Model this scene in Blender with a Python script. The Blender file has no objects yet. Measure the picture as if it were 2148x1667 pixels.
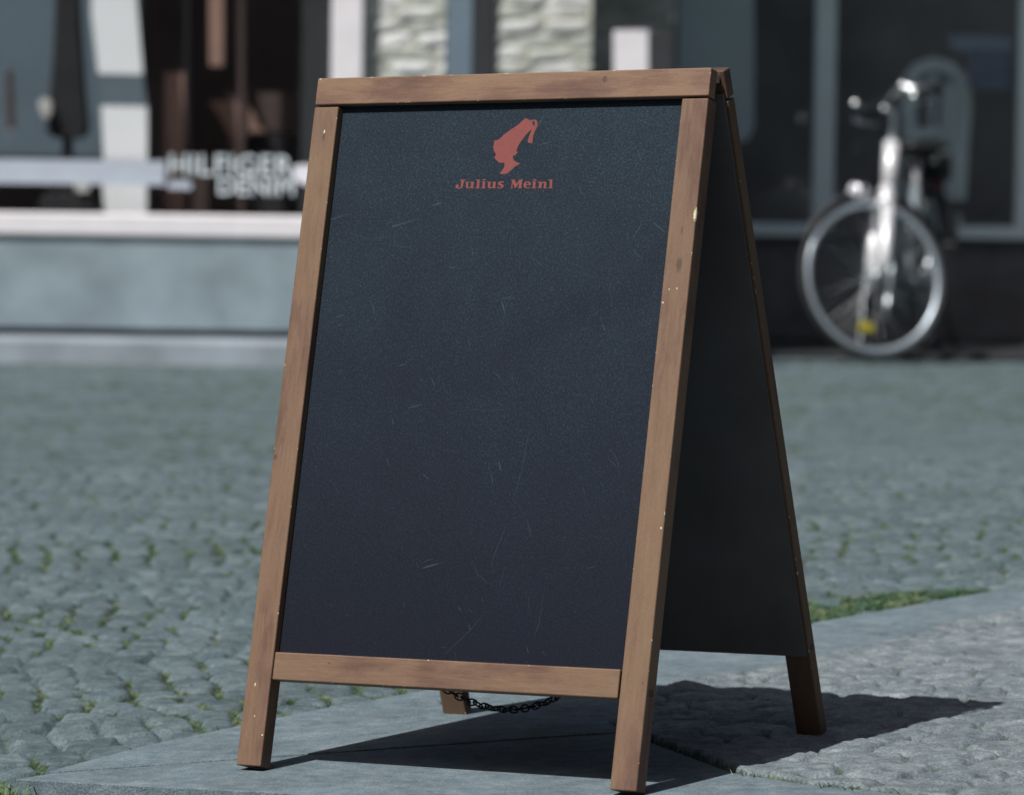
import bpy, bmesh, math, random
import numpy as np
from mathutils import Vector, Matrix
from mathutils.geometry import tessellate_polygon
random.seed(7)
S = bpy.context.scene
COL = S.collection

# ------------------------------------------------------------------ camera
FPX, CAM_H, PITCH, ROLL = 9000.0, 0.70, 0.05276, 0.01448
cp, sp, cr, sr = math.cos(PITCH), math.sin(PITCH), math.cos(ROLL), math.sin(ROLL)
UP = Vector((0, sp, cp)); FW = Vector((0, cp, -sp)); RT = Vector((1, 0, 0))
cam_d = bpy.data.cameras.new('camera'); cam = bpy.data.objects.new('camera', cam_d); COL.objects.link(cam)
cx = cr * RT + sr * UP; cy = -sr * RT + cr * UP; cz = -FW
cam.matrix_world = Matrix(((cx.x, cy.x, cz.x, 0), (cx.y, cy.y, cz.y, 0), (cx.z, cy.z, cz.z, CAM_H), (0, 0, 0, 1)))
cam_d.sensor_width = 36.0; cam_d.lens = 36.0 * FPX / 2148.0
cam_d.clip_start = 0.1; cam_d.clip_end = 500
cam_d.dof.use_dof = True; cam_d.dof.focus_distance = 5.08; cam_d.dof.aperture_fstop = 6.8
S.camera = cam

# ------------------------------------------------------------------ light
SUN = Vector((-0.3939, -0.4478, 0.8027)).normalized()
w = bpy.data.worlds.new('World'); S.world = w; w.use_nodes = True
nt = w.node_tree; nt.nodes.clear()
sky = nt.nodes.new('ShaderNodeTexSky'); sky.sky_type = 'NISHITA'; sky.sun_disc = False
sky.air_density = 0.7; sky.dust_density = 3.0; sky.ozone_density = 0.3
sky.sun_elevation = math.asin(SUN.z); sky.sun_rotation = math.atan2(SUN.x, SUN.y)
bg = nt.nodes.new('ShaderNodeBackground'); bg.inputs[1].default_value = 0.057
wo = nt.nodes.new('ShaderNodeOutputWorld')
nt.links.new(sky.outputs[0], bg.inputs[0]); nt.links.new(bg.outputs[0], wo.inputs[0])
ld = bpy.data.lights.new('sun', 'SUN'); ld.energy = 4.8; ld.angle = math.radians(0.5); ld.color = (1.0, 0.98, 0.955)
sun = bpy.data.objects.new('sun', ld); COL.objects.link(sun)
sun.rotation_euler = SUN.to_track_quat('Z', 'Y').to_euler(); sun.location = (-4, -4, 9)
S.view_settings.view_transform = 'Standard'; S.view_settings.look = 'None'
S.view_settings.exposure = 0.08; S.view_settings.gamma = 1.0
S.cycles.max_bounces = 8

def at(px, py, Y):
    """a point of the photograph (2148 px wide) as metres (x, z) on the plane y = Y"""
    x, y = px - 1074.0, py - 833.5
    u = x * cr + y * sr; v = -x * sr + y * cr
    R = u / FPX; U = -v / FPX
    dy = cp + U * sp; dz = -sp + U * cp
    return (R / dy * Y, CAM_H + dz / dy * Y)

# ------------------------------------------------------------------ helpers
def lin(r, g, b):
    f = lambda c: (c / 255 / 12.92) if c / 255 <= 0.04045 else ((c / 255 + 0.055) / 1.055) ** 2.4
    return (f(r), f(g), f(b))
def tag(o, label=None, cat=None, group=None, kind=None):
    if label: o['label'] = label
    if cat: o['category'] = cat
    if group: o['group'] = group
    if kind: o['kind'] = kind
    return o
def empty(name, loc=(0, 0, 0), rz=0.0, label=None, cat=None):
    o = bpy.data.objects.new(name, None); COL.objects.link(o); o.location = loc; o.rotation_euler = (0, 0, rz)
    o.empty_display_size = 0.1
    return tag(o, label, cat)
def link(name, bm, mat, parent=None, M=None, smooth=False):
    me = bpy.data.meshes.new(name)
    if smooth:
        for f in bm.faces: f.smooth = True
    bm.normal_update(); bm.to_mesh(me); bm.free()
    me.materials.append(mat)
    o = bpy.data.objects.new(name, me); COL.objects.link(o)
    if parent is not None: o.parent = parent
    if M is not None: o.matrix_local = M
    return o
def newbm(): return bmesh.new()
def box(bm, x0, x1, y0, y1, z0, z1, bev=0.0, seg=2):
    vs = [bm.verts.new(p) for p in ((x0,y0,z0),(x1,y0,z0),(x1,y1,z0),(x0,y1,z0),(x0,y0,z1),(x1,y0,z1),(x1,y1,z1),(x0,y1,z1))]
    fs = [bm.faces.new([vs[i] for i in q]) for q in ((3,2,1,0),(4,5,6,7),(0,1,5,4),(1,2,6,5),(2,3,7,6),(3,0,4,7))]
    if bev > 0:
        es = list({e for f in fs for e in f.edges})
        bmesh.ops.bevel(bm, geom=es, offset=bev, segments=seg, profile=0.5, affect='EDGES')
def tube(bm, pts, rad, seg=10, closed=False, caps=True):
    pts = [Vector(p) for p in pts]; n = len(pts)
    if not hasattr(rad, '__len__'): rad = [rad] * n
    rings = []; prev = None
    for i, p in enumerate(pts):
        if closed: t = pts[(i + 1) % n] - pts[i - 1]
        else: t = pts[min(i + 1, n - 1)] - pts[max(i - 1, 0)]
        t.normalize()
        if prev is None:
            a = Vector((0, 0, 1)) if abs(t.z) < 0.9 else Vector((1, 0, 0))
            prev = (a - a.dot(t) * t).normalized()
        else: prev = (prev - prev.dot(t) * t).normalized()
        b = t.cross(prev)
        rings.append([bm.verts.new(p + rad[i] * (math.cos(2*math.pi*k/seg) * prev + math.sin(2*math.pi*k/seg) * b)) for k in range(seg)])
    m = n if closed else n - 1
    for i in range(m):
        r0, r1 = rings[i], rings[(i + 1) % n]
        for k in range(seg):
            bm.faces.new((r0[k], r0[(k+1) % seg], r1[(k+1) % seg], r1[k]))
    if caps and not closed:
        bm.faces.new(rings[0][::-1]); bm.faces.new(rings[-1])
def lathe(bm, prof, axis='Z', seg=24, M=None, closed=False):
    """profile of (radius, height) turned round an axis"""
    rings = []
    for r, h in prof:
        ring = []
        for k in range(seg):
            c, s = math.cos(2*math.pi*k/seg) * r, math.sin(2*math.pi*k/seg) * r
            v = Vector((c, s, h)) if axis == 'Z' else (Vector((c, h, s)) if axis == 'Y' else Vector((h, c, s)))
            ring.append(bm.verts.new(M @ v if M else v))
        rings.append(ring)
    n = len(rings)
    for i in range(n if closed else n - 1):
        for k in range(seg):
            bm.faces.new((rings[i][k], rings[i][(k+1)%seg], rings[(i+1)%n][(k+1)%seg], rings[(i+1)%n][k]))
    if not closed:
        bm.faces.new(rings[0][::-1]); bm.faces.new(rings[-1])
    bmesh.ops.recalc_face_normals(bm, faces=bm.faces)
def prism(bm, pts, y0, y1, bev=0.0):
    """outline in x,z given a thickness along y"""
    a = [bm.verts.new((x, y0, z)) for x, z in pts]; b = [bm.verts.new((x, y1, z)) for x, z in pts]
    f = [bm.faces.new(a), bm.faces.new(b[::-1])]
    n = len(pts)
    for i in range(n): f.append(bm.faces.new((a[i], b[i], b[(i+1)%n], a[(i+1)%n])))
    bmesh.ops.recalc_face_normals(bm, faces=bm.faces)
    if bev: bmesh.ops.bevel(bm, geom=list({e for q in f for e in q.edges}), offset=bev, segments=2, profile=0.5, affect='EDGES')

# ------------------------------------------------------------------ materials
class NT:
    def __init__(s, name):
        s.m = bpy.data.materials.new(name); s.m.use_nodes = True; s.t = s.m.node_tree; s.t.nodes.clear()
        s.out = s.n('ShaderNodeOutputMaterial'); s.b = s.n('ShaderNodeBsdfPrincipled'); s.l(s.b.outputs[0], s.out.inputs[0])
    def n(s, t, **k):
        x = s.t.nodes.new(t)
        for a, v in k.items(): setattr(x, a, v)
        return x
    def l(s, a, b): s.t.links.new(a, b)
    def val(s, sock, v):
        if hasattr(v, 'is_linked') or isinstance(v, bpy.types.NodeSocket): s.l(v, sock)
        else: sock.default_value = v
    def coord(s, scale=(1,1,1), kind='Object', loc=(0,0,0), rot=(0,0,0)):
        c = s.n('ShaderNodeTexCoord'); m = s.n('ShaderNodeMapping')
        s.l(c.outputs[kind], m.inputs[0]); m.inputs['Scale'].default_value = scale; m.inputs['Location'].default_value = loc; m.inputs['Rotation'].default_value = rot
        return m.outputs[0]
    def noise(s, vec, scale, detail=4, rough=0.55, dist=0.0):
        x = s.n('ShaderNodeTexNoise'); s.l(vec, x.inputs['Vector']); x.inputs['Scale'].default_value = scale
        x.inputs['Detail'].default_value = detail; x.inputs['Roughness'].default_value = rough; x.inputs['Distortion'].default_value = dist
        return x.outputs['Fac']
    def ramp(s, fac, stops, interp='LINEAR'):
        r = s.n('ShaderNodeValToRGB'); s.l(fac, r.inputs[0]); e = r.color_ramp.elements; r.color_ramp.interpolation = interp
        while len(e) < len(stops): e.new(0.5)
        for q, (p, c) in zip(e, stops):
            q.position = p; q.color = (c[0], c[1], c[2], 1) if hasattr(c, '__len__') else (c, c, c, 1)
        return r.outputs[0]
    def mix(s, fac, a, b, mode='MIX'):
        m = s.n('ShaderNodeMix', data_type='RGBA', blend_type=mode)
        for sock, v in ((m.inputs[0], fac), (m.inputs[6], a), (m.inputs[7], b)):
            if isinstance(v, bpy.types.NodeSocket): s.l(v, sock)
            elif hasattr(v, '__len__'): sock.default_value = (*v[:3], 1)
            else: sock.default_value = v
        return m.outputs[2]
    def math(s, op, a, b=None, c=None, clamp=False):
        m = s.n('ShaderNodeMath', operation=op, use_clamp=clamp)
        for i, v in enumerate((a, b, c)):
            if v is None: continue
            if isinstance(v, bpy.types.NodeSocket): s.l(v, m.inputs[i])
            else: m.inputs[i].default_value = v
        return m.outputs[0]
    def bump(s, h, strength=0.3, dist=0.01, prev=None):
        b = s.n('ShaderNodeBump'); s.l(h, b.inputs['Height']); b.inputs['Strength'].default_value = strength; b.inputs['Distance'].default_value = dist
        if prev is not None: s.l(prev, b.inputs['Normal'])
        s.l(b.outputs[0], s.b.inputs['Normal']); return b.outputs[0]
    def base(s, c):
        if isinstance(c, bpy.types.NodeSocket): s.l(c, s.b.inputs['Base Color'])
        else: s.b.inputs['Base Color'].default_value = (*c, 1)
    def rough(s, r, metal=0.0, spec=0.5):
        if isinstance(r, bpy.types.NodeSocket): s.l(r, s.b.inputs['Roughness'])
        else: s.b.inputs['Roughness'].default_value = r
        s.b.inputs['Metallic'].default_value = metal; s.b.inputs['Specular IOR Level'].default_value = spec

def plain(name, col, rough=0.6, metal=0.0, spec=0.4, var=0.12, scale=8.0, bump=0.0):
    t = NT(name); v = t.coord(); n = t.noise(v, scale, 5)
    a = tuple(c * (1 - var) for c in col); b = tuple(min(1, c * (1 + var)) for c in col)
    t.base(t.ramp(n, [(0.3, a), (0.7, b)])); t.rough(rough, metal, spec)
    if bump: t.bump(t.noise(v, scale * 12, 4), bump, 0.004)
    return t.m

def wood(name, hx, hy, hz, knots=(), chips=(), seed=0.0, dark=1.0):
    """stained softwood; local z runs along the grain, hx hy hz are the half sizes of the piece"""
    t = NT(name)
    v = t.coord((1, 1, 0.06), loc=(seed, seed * 0.7, seed * 0.3)); v2 = t.coord((1, 1, 0.35), loc=(seed * 2, seed, 0))
    v3 = t.coord((1, 1, 1))
    warp = t.noise(v2, 9, 3, 0.5)
    add = t.n('ShaderNodeVectorMath', operation='MULTIPLY_ADD'); t.l(warp, add.inputs[0]); add.inputs[1].default_value = (0.05, 0.05, 0); t.l(v, add.inputs[2])
    g1 = t.noise(add.outputs[0], 130, 4, 0.6, 0.3); g2 = t.noise(v, 620, 3, 0.6); blot = t.noise(v2, 16, 4, 0.6); fine = t.noise(v3, 900, 2, 0.6)
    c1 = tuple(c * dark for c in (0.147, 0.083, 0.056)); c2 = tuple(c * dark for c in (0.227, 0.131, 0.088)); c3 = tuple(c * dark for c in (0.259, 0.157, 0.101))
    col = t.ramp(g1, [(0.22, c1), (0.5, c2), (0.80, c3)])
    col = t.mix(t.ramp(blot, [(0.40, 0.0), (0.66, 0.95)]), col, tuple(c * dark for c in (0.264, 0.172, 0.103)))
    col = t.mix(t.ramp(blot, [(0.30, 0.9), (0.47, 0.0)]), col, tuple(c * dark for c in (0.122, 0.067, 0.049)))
    col = t.mix(0.55, col, t.ramp(g2, [(0.3, 0.72), (0.7, 1.0)]), 'MULTIPLY')
    col = t.mix(0.5, col, t.ramp(fine, [(0.35, 0.62), (0.68, 1.0)]), 'MULTIPLY')
    sep = t.n('ShaderNodeSeparateXYZ'); t.l(v3, sep.inputs[0])
    for (kx, ky, kz, kr, st) in knots:
        dx = t.math('SUBTRACT', sep.outputs[0], kx); dz = t.math('MULTIPLY', t.math('SUBTRACT', sep.outputs[2], kz), st)
        dy = t.math('SUBTRACT', sep.outputs[1], ky)
        r = t.math('SQRT', t.math('ADD', t.math('ADD', t.math('POWER', dx, 2.0), t.math('POWER', dz, 2.0)), t.math('POWER', dy, 2.0)))
        wob = t.math('MULTIPLY', t.math('SUBTRACT', t.noise(v3, 260, 3), 0.5), kr * 1.3)
        rr = t.math('ADD', r, wob)
        f = t.n('ShaderNodeMapRange'); t.l(rr, f.inputs[0]); f.inputs[1].default_value = kr * 0.55; f.inputs[2].default_value = kr * 1.1; f.inputs[3].default_value = 0.88; f.inputs[4].default_value = 0.0
        col = t.mix(f.outputs[0], col, (0.035, 0.032, 0.030))
        f = t.n('ShaderNodeMapRange'); t.l(r, f.inputs[0]); f.inputs[1].default_value = 0; f.inputs[2].default_value = kr * 4.5; f.inputs[3].default_value = 0.4; f.inputs[4].default_value = 0.0
        col = t.mix(f.outputs[0], col, (0.15, 0.085, 0.06))
    for (kx, ky, kz, kr, st) in chips:
        dx = t.math('SUBTRACT', sep.outputs[0], kx); dz = t.math('MULTIPLY', t.math('SUBTRACT', sep.outputs[2], kz), st); dy = t.math('SUBTRACT', sep.outputs[1], ky)
        r = t.math('SQRT', t.math('ADD', t.math('ADD', t.math('POWER', dx, 2.0), t.math('POWER', dz, 2.0)), t.math('POWER', dy, 2.0)))
        rr = t.math('ADD', r, t.math('MULTIPLY', t.math('SUBTRACT', t.noise(v3, 700, 2), 0.5), kr * 2.4))
        col = t.mix(t.math('LESS_THAN', rr, kr * 0.8), col, (0.60, 0.54, 0.36))
    # bare wood where the edges are worn
    ex = t.math('GREATER_THAN', t.math('ABSOLUTE', sep.outputs[0]), hx - 0.0011)
    ey = t.math('GREATER_THAN', t.math('ABSOLUTE', sep.outputs[1]), hy - 0.0011)
    ez = t.math('GREATER_THAN', t.math('ABSOLUTE', sep.outputs[2]), hz - 0.0012)
    s3 = t.math('ADD', t.math('ADD', ex, ey), ez)
    edge = t.math('GREATER_THAN', s3, 1.5)
    wear = t.math('GREATER_THAN', t.noise(t.coord((1, 1, 1), loc=(seed, 0, seed)), 170, 3, 0.7), 0.66)
    col = t.mix(t.math('MULTIPLY', edge, wear), col, (0.62, 0.52, 0.38))
    specks = t.math('GREATER_THAN', t.noise(t.coord((1, 1, 0.8), loc=(seed * 3, 1, 0)), 260, 1, 0.4), 0.86)
    col = t.mix(specks, col, (0.62, 0.56, 0.42))
    t.base(col); t.rough(t.ramp(g1, [(0.3, 0.5), (0.7, 0.66)]), 0, 0.3)
    b = t.bump(g2, 0.25, 0.0006); t.bump(g1, 0.2, 0.0012, b)
    return t.m

WHITE = plain('white_paint', (0.80, 0.79, 0.80), 0.5, var=0.03)
BLACK = plain('black_plastic', (0.018, 0.018, 0.020), 0.45, var=0.2)
RUBBER = plain('rubber', (0.022, 0.022, 0.024), 0.75, var=0.2, scale=30)
CHROME = plain('chrome', (0.72, 0.74, 0.76), 0.22, 1.0, var=0.05)
ALU = plain('brushed_aluminium', (0.62, 0.65, 0.68), 0.38, 1.0, var=0.06)
IRON = plain('dark_iron', (0.045, 0.043, 0.042), 0.5, 0.6, var=0.3, scale=200)

# ------------------------------------------------------------------ ground shape
X0, Y0, TX, TY = 0.27233, 5.06851, 0.03976, 0.01856
def sstep(t):
    t = np.clip(t, 0, 1); return t * t * (3 - 2 * t)
def gz(x, y):
    """height of the paving: tips gently to the left near the board, level at the shops"""
    y = np.asarray(y, dtype=float); x = np.asarray(x, dtype=float)
    k = 1 - sstep((y - 8.0) / 5.0)
    xx = np.clip(x - X0, -4, 4); yy = np.clip(y - Y0, -3, 2.9)
    return k * (TX * xx + TY * yy)
def gzf(x, y): return float(gz(x, y))

rng = np.random.RandomState(11)
def hash2(a, b, k):
    v = np.sin(a * 127.1 + b * 311.7 + k * 74.7) * 43758.5453
    return v - np.floor(v)
def vnoise(x, y, k=0):
    xi, yi = np.floor(x), np.floor(y); fx, fy = x - xi, y - yi
    fx = fx * fx * (3 - 2 * fx); fy = fy * fy * (3 - 2 * fy)
    h = lambda a, b: hash2(a, b, k)
    return (h(xi, yi) * (1 - fx) + h(xi + 1, yi) * fx) * (1 - fy) + (h(xi, yi + 1) * (1 - fx) + h(xi + 1, yi + 1) * fx) * fy
def fbm(x, y, k=0, o=4):
    s = 0; a = 0.5
    for i in range(o): s = s + a * vnoise(x * 2 ** i, y * 2 ** i, k + i * 3.1); a *= 0.5
    return s
def setts(x, y, ang, lx, ly, jit=0.24, k=1.0, wave=0.0, warp=1.0, sq=1.0):
    """worn setts in wandering rows: returns (gap distance, stone id a, stone id b)"""
    c, s = math.cos(ang), math.sin(ang)
    u = (x * c + y * s); v = (-x * s + y * c)
    v = v + wave * np.sin(u * 4.1 + 0.7) + 0.05 * warp * (fbm(u * 2.2, v * 2.2, 5) - 0.5)
    u = u + 0.04 * warp * (fbm(u * 2.5 + 9, v * 2.5, 8) - 0.5)
    U, V = u / lx, v / ly
    r0 = np.floor(V); F1 = np.full(x.shape, 9.0); F2 = F1.copy(); A = F1 * 0; B = F1 * 0
    for dr in (-1, 0, 1):
        r = r0 + dr; off = hash2(r, 0.0 * r, k) + 0.5 * (r % 2)
        q0 = np.floor(U - off)
        for dq in (-1, 0, 1, 2):
            q = q0 + dq
            px = q + off + 0.5 + (hash2(q, r, k + 1) - 0.5) * 2 * jit
            py = r + 0.5 + (hash2(q, r, k + 2) - 0.5) * 2 * jit * 0.8
            dx, dy = (U - px) * lx * sq, (V - py) * ly
            p = 2.6
            d = (np.abs(dx) ** p + np.abs(dy) ** p) ** (1 / p) * (0.92 + 0.16 * hash2(q, r, k + 3))
            m = d < F1
            F2 = np.where(m, F1, np.minimum(F2, d)); A = np.where(m, q, A); B = np.where(m, r, B); F1 = np.where(m, d, F1)
    return F2 - F1, A, B

KERB_BACK = [(-0.585, 5.090), (-0.553, 5.144), (-0.454, 5.328), (-0.311, 5.527), (-0.182, 5.700), (-0.138, 5.752), (0.11, 6.02), (0.452, 6.386), (0.82, 6.800), (1.40, 7.46), (2.3, 8.5)]
ROUGH = [(0.267, 5.007), (0.13, 5.43), (0.172, 5.60), (0.205, 5.71), (0.30, 5.845), (0.425, 5.97), (0.58, 6.20), (0.79, 6.52), (1.45, 7.30), (2.25, 8.25), (3.4, 8.25), (3.4, 4.0), (1.25, 4.0), (0.467, 4.815), (0.35, 4.907)]
PAVED = KERB_BACK + [(3.4, 8.5), (3.4, 2.0), (1.2, 3.9), (0.3, 4.66), (-0.182, 4.908)]
def poly_sd(x, y, P):
    """signed distance to a polygon, positive inside"""
    d = np.full(x.shape, 1e9); ins = np.zeros(x.shape, bool); n = len(P)
    for i in range(n):
        ax, ay = P[i]; bx, by = P[(i + 1) % n]
        ex, ey = bx - ax, by - ay; t = np.clip(((x - ax) * ex + (y - ay) * ey) / (ex * ex + ey * ey), 0, 1)
        d = np.minimum(d, np.hypot(x - ax - t * ex, y - ay - t * ey))
        cond = ((ay > y) != (by > y)) & (x < (bx - ax) * (y - ay) / (by - ay + 1e-12) + ax)
        ins ^= cond
    return np.where(ins, d, -d)

def grid_mesh(name, xs, ys, fn, mat, keep=None):
    X, Y = np.meshgrid(xs, ys); Z, attrs = fn(X, Y)
    nx, ny = len(xs), len(ys)
    co = np.stack([X, Y, Z], -1).reshape(-1, 3).astype(np.float32)
    idx = np.arange(nx * ny).reshape(ny, nx)
    q = np.stack([idx[:-1, :-1], idx[:-1, 1:], idx[1:, 1:], idx[1:, :-1]], -1).reshape(-1, 4)
    if keep is not None:
        kk = keep(X, Y); kf = (kk[:-1, :-1] | kk[:-1, 1:] | kk[1:, 1:] | kk[1:, :-1]).reshape(-1); q = q[kf]
    me = bpy.data.meshes.new(name); me.vertices.add(len(co)); me.vertices.foreach_set('co', co.ravel())
    me.loops.add(q.size); me.loops.foreach_set('vertex_index', q.ravel().astype(np.int32))
    me.polygons.add(len(q)); me.polygons.foreach_set('loop_start', (np.arange(len(q)) * 4).astype(np.int32)); me.polygons.foreach_set('loop_total', np.full(len(q), 4, np.int32))
    me.polygons.foreach_set('use_smooth', np.ones(len(q), bool))
    for k, v in attrs.items():
        a = me.attributes.new(k, 'FLOAT', 'POINT'); a.data.foreach_set('value', v.reshape(-1).astype(np.float32))
    me.update(calc_edges=True); me.materials.append(mat)
    o = bpy.data.objects.new(name, me); COL.objects.link(o); return o

def stone_mat(name, cols, moss=1.0, fine=1.0, tool=None, base_spec=0.25):
    t = NT(name)
    at_ = lambda n: t.n('ShaderNodeAttribute', attribute_name=n).outputs['Fac']
    v = t.coord(kind='Object')
    big = t.noise(v, 3.0, 5, 0.6); mid = t.noise(v, 38, 5, 0.65); sm = t.noise(v, 330, 3, 0.7)
    col = t.ramp(mid, [(0.28, cols[0]), (0.5, cols[1]), (0.74, cols[2])])
    if moss > 0:
        tone = at_('tone'); joint = at_('joint')
        col = t.mix(0.85, col, t.ramp(tone, [(0.0, (0.76, 0.79, 0.80)), (0.5, (0.98, 1.0, 1.0)), (1.0, (1.22, 1.19, 1.17))]), 'MULTIPLY')
    col = t.mix(0.7, col, t.ramp(big, [(0.3, 0.74), (0.7, 1.14)]), 'MULTIPLY')
    col = t.mix(0.5, col, t.ramp(t.noise(v, 11, 4, 0.7), [(0.35, 0.74), (0.6, 1.1)]), 'MULTIPLY')
    col = t.mix(0.6 * fine, col, t.ramp(sm, [(0.32, 0.35), (0.5, 0.98), (0.70, 1.7)]), 'MULTIPLY')
    if moss > 0:
        mc = t.ramp(t.noise(v, 55, 4, 0.7), [(0.36, (0.020, 0.026, 0.022)), (0.50, (0.040, 0.066, 0.036)), (0.60, (0.085, 0.12, 0.055)), (0.72, (0.19, 0.19, 0.11))])
        soft = t.math('ADD', joint, t.math('MULTIPLY', t.math('SUBTRACT', t.noise(v, 60, 4, 0.7), 0.5), 0.9))
        f = t.n('ShaderNodeMapRange'); t.l(soft, f.inputs[0]); f.inputs[1].default_value = 0.34; f.inputs[2].default_value = 0.60
        col = t.mix(t.math('MULTIPLY', f.outputs[0], moss), col, mc)
    t.base(col); t.rough(0.82, 0, base_spec)
    b = t.bump(mid, 0.5, 0.007); b = t.bump(sm, 0.8 * fine, 0.002, b)
    if tool is not None:
        wv = t.n('ShaderNodeTexWave', wave_type='BANDS', bands_direction='X'); t.l(t.coord(rot=(0, 0, tool)), wv.inputs[0])
        wv.inputs['Scale'].default_value = 58; wv.inputs['Distortion'].default_value = 3.5; wv.inputs['Detail'].default_value = 3; wv.inputs['Detail Scale'].default_value = 6
        t.bump(wv.outputs['Fac'], 0.4, 0.0016, b)
    return t.m
M_SETT = stone_mat('granite_setts', [(0.058, 0.084, 0.093), (0.098, 0.134, 0.147), (0.158, 0.198, 0.210)])
M_ROUGH = stone_mat('worn_paving', [(0.092, 0.116, 0.130), (0.160, 0.190, 0.205), (0.262, 0.293, 0.302)], moss=0.8)
M_SLAB = stone_mat('bluestone', [(0.098, 0.136, 0.160), (0.144, 0.188, 0.212), (0.200, 0.245, 0.264)], moss=0.0, fine=0.75, tool=0.5)

def f_sett(X, Y):
    e, A, B = setts(X, Y, 0.22, 0.062, 0.086, 0.2, 1.0, 0.03)
    joint = 1 - sstep((e - 0.005) / 0.010)
    tone = hash2(A, B, 9.0); hgt = hash2(A, B, 14.0)
    dome = sstep(e / 0.020)
    n = fbm(X * 45, Y * 45, 3) - 0.5; lowf = fbm(X * 1.3, Y * 1.3, 21) - 0.5
    front = 0.055 * sstep((-((X + 0.585) * 0.4147 + (Y - 5.09) * 0.91) + 0.02) / 0.05)   # street drops in front of the kerb
    fill = sstep((fbm(X * 3.1, Y * 3.1, 33) - 0.33) / 0.2)
    near = 1 - sstep((Y - 9.5) / 3)
    z = gz(X, Y) - 0.017 + near * (0.0040 * dome * (1 - 0.35 * fill) + 0.003 * (hgt - 0.5) * (1 - joint) + 0.0045 * n + 0.003 * (fbm(X * 110, Y * 110, 7, 2) - 0.4) + 0.022 * lowf) + 0.004 * (1 - joint) - near * 0.003 * joint
    z = z - front
    sd = poly_sd(X, Y, PAVED); z = z - 0.05 * sstep((sd - 0.01) / 0.03)
    return z, {'joint': joint * (0.42 + 0.80 * fill), 'tone': tone}
road = grid_mesh('road', np.arange(-1.5, 2.1, 0.0055), np.concatenate([np.arange(4.3, 7.6, 0.0055), np.arange(7.6, 10.0, 0.011)]), f_sett, M_SETT,
                 keep=lambda X, Y: poly_sd(X, Y, PAVED) < 0.06)
tag(road, kind='structure')
road2 = grid_mesh('road', np.arange(-6.0, 7.0, 0.028), np.arange(9.98, 19.0, 0.028), lambda X, Y: (lambda r: (r[0] - 0.001, r[1]))(f_sett(X, Y)), M_SETT)
tag(road2, kind='structure')
fl = lambda X, Y: (gz(np.clip(X, -1.9, 2.4), Y) - 0.10, {'joint': X * 0 + 0.2, 'tone': hash2(np.floor(X * 6), np.floor(Y * 6), 2.0)})
tag(grid_mesh('ground', np.linspace(-60, 60, 241), np.linspace(-50, 60, 221), fl, M_SETT), kind='structure')

def f_rough(X, Y):
    e, A, B = setts(X + 0.3, Y, 0.80, 0.105, 0.085, 0.2, 4.0, 0.012)
    worn = fbm(X * 4.0, Y * 4.0, 51)
    joint = (1 - sstep((e - 0.001) / 0.013)) * sstep((worn - 0.36) / 0.16)
    n = fbm(X * 16, Y * 16, 61, 5) - 0.5; n2 = fbm(X * 60, Y * 60, 71, 3) - 0.5
    holes = sstep((vnoise(X * 34 + 3, Y * 34, 81) - 0.84) / 0.1) * sstep((fbm(X * 5, Y * 5, 91) - 0.38) / 0.1)
    lip = sstep((0.035 - np.abs(poly_sd(X, Y, ROUGH))) / 0.03)
    sd = poly_sd(X, Y, ROUGH) + 0.012 * (fbm(X * 22, Y * 22, 77) - 0.5)
    z = gz(X, Y) + 0.003 + 0.010 * n + 0.006 * n2 - 0.008 * joint - 0.014 * holes + 0.004 * (hash2(A, B, 6.0) - 0.5) * sstep(e / 0.03) + 0.003 * lip
    z = z - 0.03 * (1 - sstep((sd + 0.010) / 0.014))
    return z, {'joint': np.clip(joint * 0.62 + holes * 0.8 + 0.8 * (1 - sstep((sd + 0.002) / 0.008)), 0, 1), 'tone': 0.35 + 0.5 * hash2(A, B, 19.0)}
pav = grid_mesh('pavement', np.arange(0.08, 2.6, 0.005), np.arange(4.0, 8.2, 0.005), f_rough, M_ROUGH, keep=lambda X, Y: poly_sd(X, Y, ROUGH) > -0.03)
tag(pav, kind='structure')

def slab(name, P, top=0.0, thick=0.14, inset=0.0013):
    bm = newbm(); n = len(P); c = Vector((sum(p[0] for p in P) / n, sum(p[1] for p in P) / n))
    pts = []
    for i in range(n):
        a, b, d = Vector(P[i - 1]), Vector(P[i]), Vector(P[(i + 1) % n])
        n1 = Vector((-(b - a).y, (b - a).x)).normalized(); n2 = Vector((-(d - b).y, (d - b).x)).normalized()
        m = (n1 + n2); m = m.normalized() / max(0.5, m.length / 2)
        pts.append(b + m * inset)
    t = [bm.verts.new((p.x, p.y, gzf(p.x, p.y) + top)) for p in pts]; b = [bm.verts.new((p.x, p.y, gzf(p.x, p.y) + top - thick)) for p in pts]
    f = bm.faces.new(t); bm.faces.new(b[::-1])
    for i in range(n): bm.faces.new((t[i], b[i], b[(i + 1) % n], t[(i + 1) % n]))
    bmesh.ops.recalc_face_normals(bm, faces=bm.faces)
    bmesh.ops.bevel(bm, geom=list(f.edges), offset=0.0014, segments=2, profile=0.5, affect='EDGES')
    o = link(name, bm, M_SLAB); return tag(o, kind='structure')
def ccw(P):
    s = sum(P[i-1][0] * P[i][1] - P[i][0] * P[i-1][1] for i in range(len(P))); return P if s > 0 else P[::-1]
slab('kerb', ccw([(-0.588, 5.094), (-0.547, 5.136), (-0.213, 5.238), (0.05, 5.318), (0.148, 5.345), (0.267, 5.007), (0.35, 4.907), (0.467, 4.815), (1.25, 4.0), (1.2, 3.9), (0.3, 4.66), (-0.182, 4.908)]))
slab('kerb', ccw([(-0.553, 5.144), (-0.454, 5.328), (-0.311, 5.527), (-0.202, 5.672), (-0.183, 5.655), (-0.094, 5.627), (0.163, 5.545), (0.13, 5.43), (0.148, 5.345), (0.05, 5.318), (-0.213, 5.238), (-0.547, 5.136)]), top=0.0012)
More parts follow.
